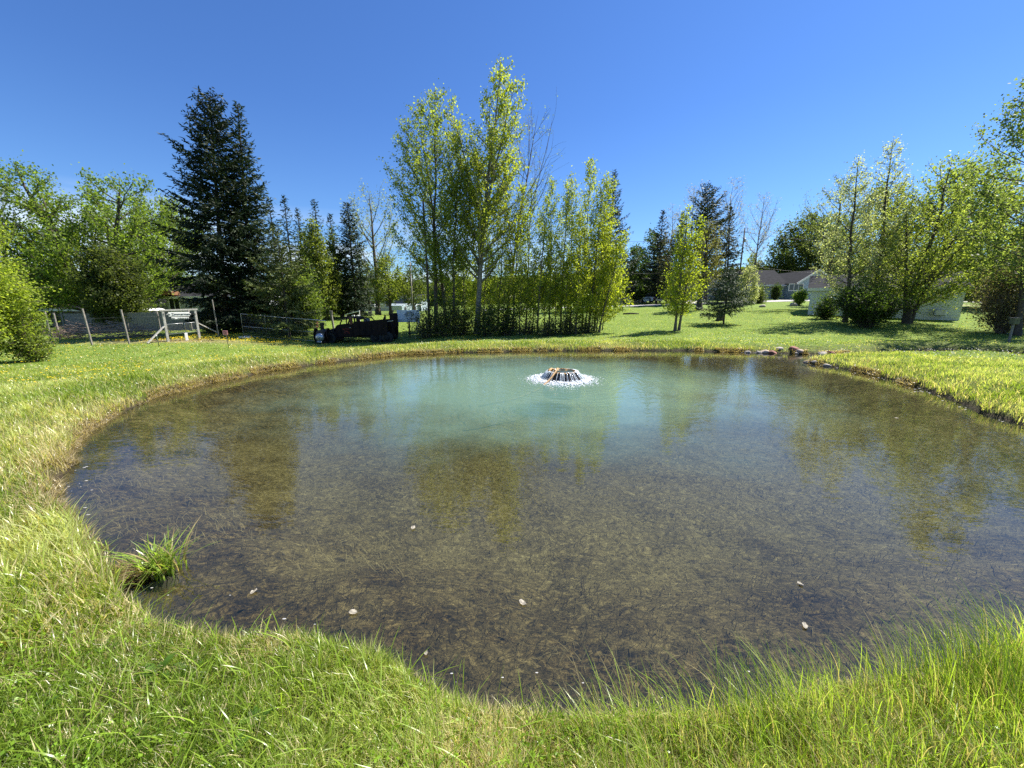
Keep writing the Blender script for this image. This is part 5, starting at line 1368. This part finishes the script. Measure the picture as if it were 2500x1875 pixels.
for k, (px, py, s_, mt, lab) in enumerate(rocks):
    x, y = on_z(px, py + 2, 0.0)
    j_ = int(np.argmin((POLY[:, 0] - x) ** 2 + (POLY[:, 1] - y) ** 2)); up_ = py < 852
    x, y = POLY[j_, 0] * .25 + x * .75, POLY[j_, 1] + (.22 if up_ else -.02 * (k % 4))
    rock("shore_rock", (x, y, max(.0, gz(x, y)) + s_ * .12), s_ * 1.15, s_, s_ * .62, mt, lab, "rocks round the inlet", 40 + k)
for k, (px, py, D, s_, lab) in enumerate([(1862, 752, 44, .28, "pale boulder lying on the far lawn"), (1936, 748, 45, .4, "rough boulder beside the topiary bush")]):
    p = ground(px, py, D); rock("lawn_boulder", (p[0], p[1], p[2] + s_ * .3), s_ * 1.4, s_, s_ * .7, 'rock_pale', lab, None, 90 + k)
p = ground(1538, 770, 40)
m = MB(); m.tube([(-.7, 0, .06), (.1, .05, .1), (.9, -.05, .07)], [.07, .08, .05], 7); r = empty("fallen_log", p, "short dark log lying on the lawn right of the poplar clump", "log"); m.build("trunk", M['bark_dark'], r)

# ------------------------------------------------------------------ spring fountain in the pond
fr = empty("spring_fountain", (FX, FY, 0), "low round spring casing with water pouring over its rusty rim", "fountain")
RB, RT, HT = .60, .40, .235
jj = lambda k, h_: .03 * sin(k * 1.7 + h_ * 9) + .02 * sin(k * 3.9)
m = MB(); m.lathe([(0, -.5), (RB * .9, -.5), (RB * .93, 0), (RB * .84, HT * .5), (RT * 1.02, HT * .86), (RT, HT), (RT * .9, HT), (RT * .88, HT - .05), (0, HT - .05)], 40, jit=jj); m.build("casing", M['casing'], fr)
jr = lambda k, h_: .05 * sin(k * 1.3) + .04 * sin(k * 2.9 + 1) + .03 * sin(k * 5.3)
m = MB(); m.lathe([(RT * .93, HT - .02), (RT * 1.02, HT - .03), (RT * 1.05, HT - .01), (RT * 1.03, HT + .008), (RT * .96, HT + .012), (RT * .93, HT - .02)], 48, jit=jr)
m.tube([(-RT * 1.05, -.12, HT - .01), (-RT * .9, .0, HT + .03), (-RT * .75, .08, HT + .04), (-RT * .5, .05, HT + .02)], [.03, .05, .045, .02], 8)
m.build("rim", M['mineral'], fr)
m = MB(); m.lathe([(0, HT - .002), (RT * .9, HT - .004), (RT * .9, HT - .03), (0, HT - .03)], 32); m.build("upwelling_pool", M['dark_pool'], fr)
rngf = np.random.RandomState(21); T = Tubes()
for k in range(210):
    a = k / 210 * 2 * pi + rngf.normal() * .03
    if rngf.rand() < (.58 if -2.3 < (a - 2 * pi if a > pi else a) < -.7 else .30): continue
    c, s_ = cos(a), sin(a); k2 = rngf.uniform(.97, 1.06)
    pr_ = [(RT * .95, HT + .016), (RT * 1.12 * k2, HT + .0), (RB * .86 * k2, HT * .62), (RB * 1.0 * k2, HT * .22), (RB * 1.06 * k2, -.02)]
    t0 = a + rngf.normal() * .02
    T.add([(q_[0] * cos(a + (t0 - a) * i / 4), q_[0] * sin(a + (t0 - a) * i / 4), q_[1]) for i, q_ in enumerate(pr_)], np.array([.007, .010, .009, .008, .012]) * rngf.uniform(.6, 1.3), 4)
T.build("falling_water", M['veil'], fr)
m = MB(); m.tube([(-RT * .35, -.05, HT + .08), (-RT * .55, -.32, HT + .05), (-RT * .9, -.50, HT * .6), (-RT * 1.2, -.62, .04), (-RT * 1.9, -1.0, -.10), (-RT * 3.4, -1.5, -.22), (-2.3, -1.9, -.32)], [.03, .03, .028, .026, .026, .026, .026], 8); m.build("hose", M['rope_tan'], fr)
# foam and splashes
P = []; SZ = []
for k in range(3800):
    a = rngf.rand() * 2 * pi; q_ = abs(rngf.normal()) * .15 * (1.5 if rngf.rand() < .25 else 1)
    lim = 1 + .35 * max(0, sin(-a)) 
    r_ = RB * 1.0 + q_ * lim
    if r_ > 1.45: continue
    P.append((r_ * cos(a) * (1.12 if rngf.rand() < .7 else 1.0), r_ * sin(a), .004 + abs(rngf.normal()) * .028 * max(0, 1 - (r_ - RB) * 2.2))); SZ.append(rngf.uniform(.006, .022) * max(.45, 1.1 - q_ * 1.1))
P = np.array(P); SZ = np.array(SZ)
oc = np.array([[1, 0, 0], [-1, 0, 0], [0, 1, 0], [0, -1, 0], [0, 0, .5], [0, 0, -.5]]); of = np.array([[0, 2, 4], [2, 1, 4], [1, 3, 4], [3, 0, 4], [2, 0, 5], [1, 2, 5], [3, 1, 5], [0, 3, 5]])
V = (P[:, None] + oc[None] * (SZ * rngf.uniform(.7, 1.5, len(SZ)))[:, None, None] * np.array([1.3, .9, 1])).reshape(-1, 3) + np.array([FX, FY, 0])
F = (of[None] + (np.arange(len(P)) * 6)[:, None, None]).reshape(-1, 3)
tag(np_mesh("splash_foam", V, F, M['stream_foam'], smooth=True), "white splashing foam ring round the spring fountain", "foam", kind='stuff')

# ------------------------------------------------------------------ grass
def blades(name, x, y, z, h, w, lean, az, col, lab, cat="grass", mat='grass', seg=3, curl=1.0, label_kind='stuff', extra=None):
    """one curved tapering blade per point, all in one mesh"""
    n = len(x); B = np.stack([x, y, z], 1)
    dirv = np.stack([np.cos(az), np.sin(az), np.zeros(n)], 1); sv = np.stack([-np.sin(az), np.cos(az), np.zeros(n)], 1)
    tw = np.random.RandomState(3).uniform(-1, 1, n); sv = unit(sv + dirv * tw[:, None] * .9)
    rows = []
    for i in range(seg):
        t = i / seg
        c = B + dirv * (h * lean * t ** (1 + curl))[:, None] + np.array([0, 0, 1.0]) * (h * (t - .28 * lean * t ** 2))[:, None]
        ww = (w * (1 - t * .55) * .5)[:, None]
        rows += [c - sv * ww, c + sv * ww]
    tip = B + dirv * (h * lean)[:, None] + np.array([0, 0, 1.0]) * (h * (1 - .28 * lean))[:, None]
    V = np.stack(rows + [tip, tip + sv * (w * .04)[:, None]], 1)
    k = 2 * seg + 2; b0 = (np.arange(n) * k)[:, None, None]
    q = np.array([[2 * i, 2 * i + 1, 2 * i + 3, 2 * i + 2] for i in range(seg)])[None]
    F = (b0 + q).reshape(-1, 4)
    o = np_mesh(name, V.reshape(-1, 3), F, M[mat], np.repeat(col, k, 0))
    return tag(o, lab, cat, kind=label_kind)
gr_ = np.random.RandomState(77)
G_A, G_B, G_C, G_D = np.array([.17, .26, .03]), np.array([.29, .38, .06]), np.array([.48, .53, .18]), np.array([.60, .53, .29])
def grass_color(x, y, d, n, v=.5):
    f = fbm(x, y, .8, 3) + gr_.normal(size=n) * .10
    t = np.clip((f - .25) / .5, 0, 1)[:, None]
    c = np.where(t < .5, G_A + (G_B - G_A) * t * 2, G_B + (G_C - G_B) * (t * 2 - 1))
    dry = (gr_.rand(n) < np.clip(dryness(x, y, d) * .8 + .08, 0, .9))[:, None]
    c = np.where(dry, G_D * gr_.uniform(.7, 1.15, (n, 1)), c)
    return c * gr_.uniform(1 - v, 1 + v, (n, 1))
def scatter(n, r0, r1, az=66):
    r = r0 + (r1 - r0) * gr_.rand(n) ** 1.0; a = np.radians(gr_.uniform(-az, az, n)); x, y = r * np.sin(a), r * np.cos(a) - .3
    d = shore(x, y); k = d > np.where((x > 5) & (y > 5), .06, .03) + .09 * (vnoise(x, y, 4) - .3)
    return x[k], y[k], d[k]
def tall_mask(x, y):
    """long rank grass on the near bank from the middle of the frame to the right"""
    hum = .55 + .9 * fbm(x + 3, y, 1.6, 2)
    m_ = sstep((x - .05) / .5) * (y < 3.6) * hum
    m_ += 1.0 * np.exp(-(((x - 3.2) / .75) ** 2 + ((y - 2.05) / .6) ** 2)) + .4 * np.exp(-(((x + .35) / .22) ** 2 + ((y - 1.35) / .25) ** 2))
    return m_
# near meadow
for nm, n, r0, r1, w0, hb, lab in (("grass", 260000, .7, 3.6, .0045, .058, "thick unmown grass in the foreground at the photographer's feet"),
                                    ("grass", 150000, 3.6, 9.0, .009, .085, "bright grass on the near banks left and right of the pond"),
                                    ("grass", 330000, 8.5, 21.0, .013, .08, "grass along the far bank and on the spit"),
                                    ("grass", 200000, 20.0, 50.0, .030, .05, "mown lawn grass beyond the far bank")):
    x, y, d = scatter(n, r0, r1); m_ = len(x)
    hgt = hb * (.6 + .9 * gr_.rand(m_)) * (.55 + .9 * fbm(x, y, 2.2, 2)) + (.035 if r1 < 4 else .10 if r1 < 22 else 0) * np.exp(-d / .5) * gr_.rand(m_)
    if r1 < 22:
        hgt += (.02 if r1 < 4 else .05) * np.exp(-(d / 2.4) ** 2) * gr_.rand(m_) + .08 * (gr_.rand(m_) < .05) * gr_.rand(m_)
    if 4 < r1 < 22: hgt += .17 * np.exp(-d / .38) * sstep((fbm(x + 7, y, 1.7, 2) - .45) / .15) * gr_.rand(m_)
    z = height(x, y, d)
    az = 4 * pi * fbm(x + 9, y, 3.2, 2) + gr_.normal(size=m_) * 1.5
    blades(nm, x, y, z - .01, hgt, w0 * gr_.uniform(.6, 1.4, m_), gr_.uniform(.15, .9, m_), az, grass_color(x, y, d, m_, .5 if r1 < 4 else .3 if r1 < 22 else .15), lab, seg=3 if r1 < 10 else 2)
x, y, d = scatter(42000, .7, 4.2); k = gr_.rand(len(x)) < sstep((fbm(x + 60, y, 1.3, 3) - .42) / .2); x, y, d = x[k], y[k], d[k]; m_ = len(x)
P_ = np.stack([x, y, height(x, y, d) + gr_.uniform(.015, .075, m_)], 1)
V, F = leaf_quads(P_, gr_, .017, .85, .55)
tag(np_mesh("clover", V, F, M['grass'], np.repeat(np.array([.20, .33, .03]) * gr_.uniform(.7, 1.5, (m_, 1)), 4, 0)), "small clover leaves mixed into the foreground turf", "clover", kind='stuff')
x, y, d = scatter(8000, .7, 4.5); m_ = len(x)
blades("coarse_grass", x, y, height(x, y, d) - .01, gr_.uniform(.08, .24, m_), gr_.uniform(.004, .009, m_), gr_.uniform(.2, 1.2, m_), gr_.uniform(0, 2 * pi, m_), np.array([.22, .32, .035]) * gr_.uniform(.6, 1.6, (m_, 1)), "broad coarse grass blades scattered through the foreground turf", seg=5)
# tall grass of the near bank
n = 60000; x = gr_.uniform(-1.2, 4.6, n); y = gr_.uniform(.35, 3.0, n); d = shore(x, y)
tm = tall_mask(x, y) * np.exp(-np.maximum(d - .25, 0) / .75)
k = (d > .01) & (gr_.rand(n) < tm * .8); x, y, d, tm = x[k], y[k], d[k], tm[k]; m_ = len(x)
hgt = (.08 + .33 * gr_.rand(m_) ** 1.6) * (.55 + .55 * np.clip(tm, 0, 1.6))
col = grass_color(x, y, d * 0 + 3, m_); col = col * .4 + np.array([.25, .39, .035]) * .6 * gr_.uniform(.6, 1.4, (m_, 1)); dk_ = gr_.rand(m_) < .13; col[dk_] = np.array([.50, .43, .22]) * gr_.uniform(.6, 1.1, (dk_.sum(), 1))
az = pi * .85 + 1.6 * (fbm(x, y, 1.5, 2) - .5) * pi + gr_.normal(size=m_) * .75
blades("tall_grass", x, y, height(x, y, d) - .01, hgt, gr_.uniform(.0028, .0055, m_), gr_.uniform(.1, .65, m_), az, col, "long rank grass blades arching over the near water's edge", seg=6, curl=1.3)
# straw coloured dead grass hanging at the shoreline
n = 150000; ix = gr_.randint(0, len(POLY), n); off = gr_.uniform(.0, .30, n) ** 1.2
x = POLY[ix, 0] + gr_.normal(size=n) * .10; y = POLY[ix, 1] + gr_.normal(size=n) * .10; d = shore(x, y)
k = (d > -.02) & (d < .5) & (np.hypot(x, y) < 22) & (fbm(x, y, 1.3, 3) > .42) & ((x < 4) | (y > 10)); x, y, d = x[k], y[k], d[k]; m_ = len(x)
rr_ = np.hypot(x, y)
blades("dead_grass", x, y, height(x, y, d), gr_.uniform(.04, .11, m_) * np.clip(rr_ / 5, .6, 1.2), .0022 * rr_ ** .75 * gr_.uniform(.6, 1.4, m_), gr_.uniform(.5, 1.4, m_), gr_.uniform(0, 2 * pi, m_),
       np.array([.44, .37, .22]) * gr_.uniform(.45, 1.2, (m_, 1)), "straw coloured dead grass fringing the waterline", seg=3)
# wide bladed tuft standing in the water
def tuft(px, py, lab, n, hmax, w, seed, spread=.12, dead=.25):
    q = np.random.RandomState(seed); x0, y0 = on_z(px, py, .0)
    r = empty("reed_tuft", (x0, y0, 0), lab, "reed tuft")
    az = q.uniform(0, 2 * pi, n); x = q.normal(size=n) * spread * .5; y = q.normal(size=n) * spread * .4
    c = np.where((q.rand(n) < dead)[:, None], np.array([.42, .34, .17]), np.array([.26, .38, .06])) * q.uniform(.6, 1.4, (n, 1))
    o = blades("blades", x, y, np.full(n, -.02), q.uniform(.35, 1, n) * hmax, q.uniform(.6, 1.3, n) * w, q.uniform(.15, 1.1, n), az, c, None, None, seg=5, curl=1.2, label_kind=None)
    o.parent = r
    m = MB(); m.lathe([(0, -.25), (spread * .8, -.22), (spread * .7, -.03), (spread * .4, .01), (0, .02)], 16, jit=lambda k, h_: .12 * sin(k * 2.1) + .08 * sin(k * 3.7)); m.build("root_clump", M['bark_dark'], r)
tuft(395, 1398, "broad bladed reed tuft standing in the water at the lower left bank", 170, .40, .014, 5, .14)
tuft(232, 1352, "smaller reed tuft between the big tuft and the left bank", 90, .20, .009, 6, .11)
# matted dead stalks joining the tuft to the bank
xa, ya = on_z(395, 1398); xb, yb = on_z(255, 1420)
n = 900; t = gr_.rand(n); x = xa + (xb - xa) * t + gr_.normal(size=n) * .05; y = ya + (yb - ya) * t + gr_.normal(size=n) * .045
blades("dead_stalks", x, y, np.full(n, .004) + gr_.rand(n) * .03, gr_.uniform(.06, .16, n), gr_.uniform(.003, .006, n), gr_.uniform(1.2, 2.4, n), atan2(yb - ya, xb - xa) + gr_.normal(size=n) * .6,
       np.array([.42, .33, .17]) * gr_.uniform(.4, 1.2, (n, 1)), "matted dead stalks between the reed tuft and the left bank", "dead stalks", seg=3)
# broad leaved weeds (dandelion, dock) in the foreground turf
def weed(px, py, D, n, L_, lab, seed):
    q = np.random.RandomState(seed); x0, y0, z0 = ground(px, py, D); r = empty("broadleaf_weed", (x0, y0, z0), lab, "weed", "broad leaved weeds in the near turf")
    V = []; Cc = []
    for k in range(n):
        a = k / n * 2 * pi + q.normal() * .25; l = L_ * q.uniform(.6, 1.1); w = l * .13; e = q.uniform(.35, 1.0)
        d = np.array([cos(a) * cos(e), sin(a) * cos(e), sin(e)]); s_ = np.array([-sin(a), cos(a), 0])
        ts = [0, .3, .6, .85, 1.0]; ws = [.25, .8, 1.0, .6, .05]
        row = []
        for t, wv_ in zip(ts, ws):
            c = d * l * t - np.array([0, 0, 1]) * l * .35 * t * t + np.array([0, 0, .01]); row.append((c - s_ * w * wv_ + [0, 0, w * .25 * wv_], c, c + s_ * w * wv_ + [0, 0, w * .25 * wv_]))
        V.append(row)
    V = np.array(V).reshape(-1, 3); F = []
    for k in range(n):
        for i in range(4):
            for j in range(2): b = k * 15 + i * 3 + j; F.append((b, b + 1, b + 4, b + 3))
    np_mesh("leaves", V, np.array(F), M['leaf'], np.repeat(np.array([.10, .19, .03]) * q.uniform(.8, 1.4, (n, 1)), 15, 0), r, smooth=True)
for k, (px, py, D, n, l, lab) in enumerate([(390, 1660, 1.75, 12, .13, "dark leaved dock rosette left of the foreground middle"), (470, 1650, 1.8, 9, .12, "second dock rosette just right of the dark one"),
                                           (250, 1590, 1.9, 10, .10, "dandelion rosette at the lower left bank"), (620, 1760, 1.45, 10, .10, "dandelion rosette near the bottom edge"),
                                           (110, 1760, 1.5, 9, .09, "dandelion rosette in the lower left corner"), (560, 1820, 1.3, 10, .09, "light dandelion rosette lowest in the picture"),
                                           (330, 1800, 1.35, 8, .08, "small rosette between the corner and the bottom dandelions")]):
    weed(px, py, D, n, l, lab, 200 + k)
# dandelion flowers and seed heads
def specks(name, x, y, s_, h, c, lab, cat):
    n = len(x); z = height(x, y) + h; P = np.stack([x, y, z], 1)
    hexa = np.array([[cos(a), sin(a), -.25] for a in np.arange(6) * pi / 3] + [[0, 0, .25]])
    V = (P[:, None] + hexa[None] * s_[:, None, None]).reshape(-1, 3); f = np.array([[i, (i + 1) % 6, 6] for i in range(6)])
    F = (f[None] + (np.arange(n) * 7)[:, None, None]).reshape(-1, 3)
    tag(np_mesh(name, V, F, M['petal'], np.repeat(c, 7, 0)), lab, cat, kind='stuff')
n = 5200; px_ = gr_.uniform(0, 1, n)
x = gr_.uniform(-30, -2, n); y = gr_.uniform(9, 29, n); k = (shore(x, y) > 1.6) & (gr_.rand(n) < sstep((fbm(x, y, .45, 3) - .33) / .25)); x, y = x[k], y[k]
specks("dandelion_flowers", x, y, gr_.uniform(.014, .030, len(x)), .07, np.array([.80, .58, .02]) * gr_.uniform(.8, 1.1, (len(x), 1)), "yellow dandelion flowers dotted over the left lawn", "flowers")
x = gr_.uniform(-24, -13.5, 1800); y = gr_.uniform(22.4, 25.5, 1800)
specks("dandelion_carpet", x, y, gr_.uniform(.02, .04, len(x)), .10, np.array([.80, .60, .02]) * gr_.uniform(.8, 1.1, (len(x), 1)), "dense yellow dandelions in front of the brush pile", "flowers")
x = np.concatenate([gr_.uniform(-6, 16, 420), gr_.uniform(14, 21, 170)]); y = np.concatenate([gr_.uniform(17.3, 24, 420), gr_.uniform(12.5, 17, 170)]); k = shore(x, y) > .3; x, y = x[k], y[k]
specks("dandelion_seed_heads", x, y, gr_.uniform(.012, .024, len(x)), .11, np.full((len(x), 3), .62), "white dandelion seed heads on the far bank and the spit", "flowers")
# algae strands on the bed, floating bits
n = 52000; x = gr_.uniform(-6, 8, n); y = gr_.uniform(1.5, 9.5, n); d = shore(x, y); k = (d < -.12) & (gr_.rand(n) < 1.3 - .11 * np.hypot(x, y)); x, y, d = x[k], y[k], d[k]; m_ = len(x)
z = height(x, y, d); f = np.clip((fbm(x, y, 1.2, 3) - .38) / .4 + .18 * (-d), 0, 1)[:, None]
cA = (np.array([.055, .036, .018]) * (1 - f) + np.array([.30, .23, .12]) * f) * gr_.uniform(.7, 1.35, (m_, 1))
blades("pond_algae", x, y, z - .01, gr_.uniform(.05, .13, m_), gr_.uniform(.003, .007, m_), gr_.uniform(.6, 1.6, m_), gr_.uniform(0, 2 * pi, m_), cA,
       "brown stringy algae covering the shallow pond bed", "algae", 'algae', seg=3)
for k, (px, py, s_, lab) in enumerate([(1276, 1474, .045, "pale curled leaf floating alone at mid water"), (862, 1497, .05, "grey leaf cluster floating near the left bank"), (619, 1447, .04, "small grey leaf floating beside the twiggy weed"),
                                       (1008, 1290, .05, "faint leaf floating far out below the pale patch"), (1953, 1427, .035, "thin pale leaf floating on the right"), (1965, 1530, .04, "white fluff caught near the right tall grass"),
                                       (2190, 1022, .05, "tiny white feather floating far right"), (1040, 1598, .03, "white petal at the near bank notch")]):
    x, y = on_z(px, py); q = random.Random(k); m = MB(); v = [(0, 0, .004)]; N_ = 9
    for i in range(N_): a = 2 * pi * i / N_; r_ = s_ * .42 * (.75 + .5 * q.random()); v.append((r_ * 1.5 * cos(a), r_ * sin(a), .006 + q.random() * .010))
    m.add(v, [(0, i + 1, (i + 1) % N_ + 1) for i in range(N_)], True)
    o = m.build("floating_leaf", M['dead_leaf'], loc=(x, y, .002)); o.rotation_euler = (0, 0, q.random() * 3); tag(o, lab, "leaf", "leaves floating on the pond")
n = 900; ix = gr_.randint(0, len(POLY), n); x = POLY[ix, 0] + gr_.normal(size=n) * .16; y = POLY[ix, 1] + gr_.normal(size=n) * .16; d = shore(x, y)
k = (d < -.03) & (((x > 9.0) & (y > 6)) | (x < 1.5) & (y < 5)); x, y = x[k], y[k]
hexa = np.array([[cos(a), sin(a), 0] for a in np.arange(6) * pi / 3] + [[0, 0, .2]]); s_ = gr_.uniform(.0012, .0045, len(x)) * np.hypot(x, y) ** .6
V = (np.stack([x, y, np.full(len(x), .004)], 1)[:, None] + hexa[None] * s_[:, None, None] * np.array([1.8, .8, 1])).reshape(-1, 3)
F = (np.array([[i, (i + 1) % 6, 6] for i in range(6)])[None] + (np.arange(len(x)) * 7)[:, None, None]).reshape(-1, 3)
tag(np_mesh("floating_petals", V, F, M['petal'], np.full((len(V), 3), .45)), "white petals and scum drifting along the water's edge", "petals", kind='stuff')
print("scene built")
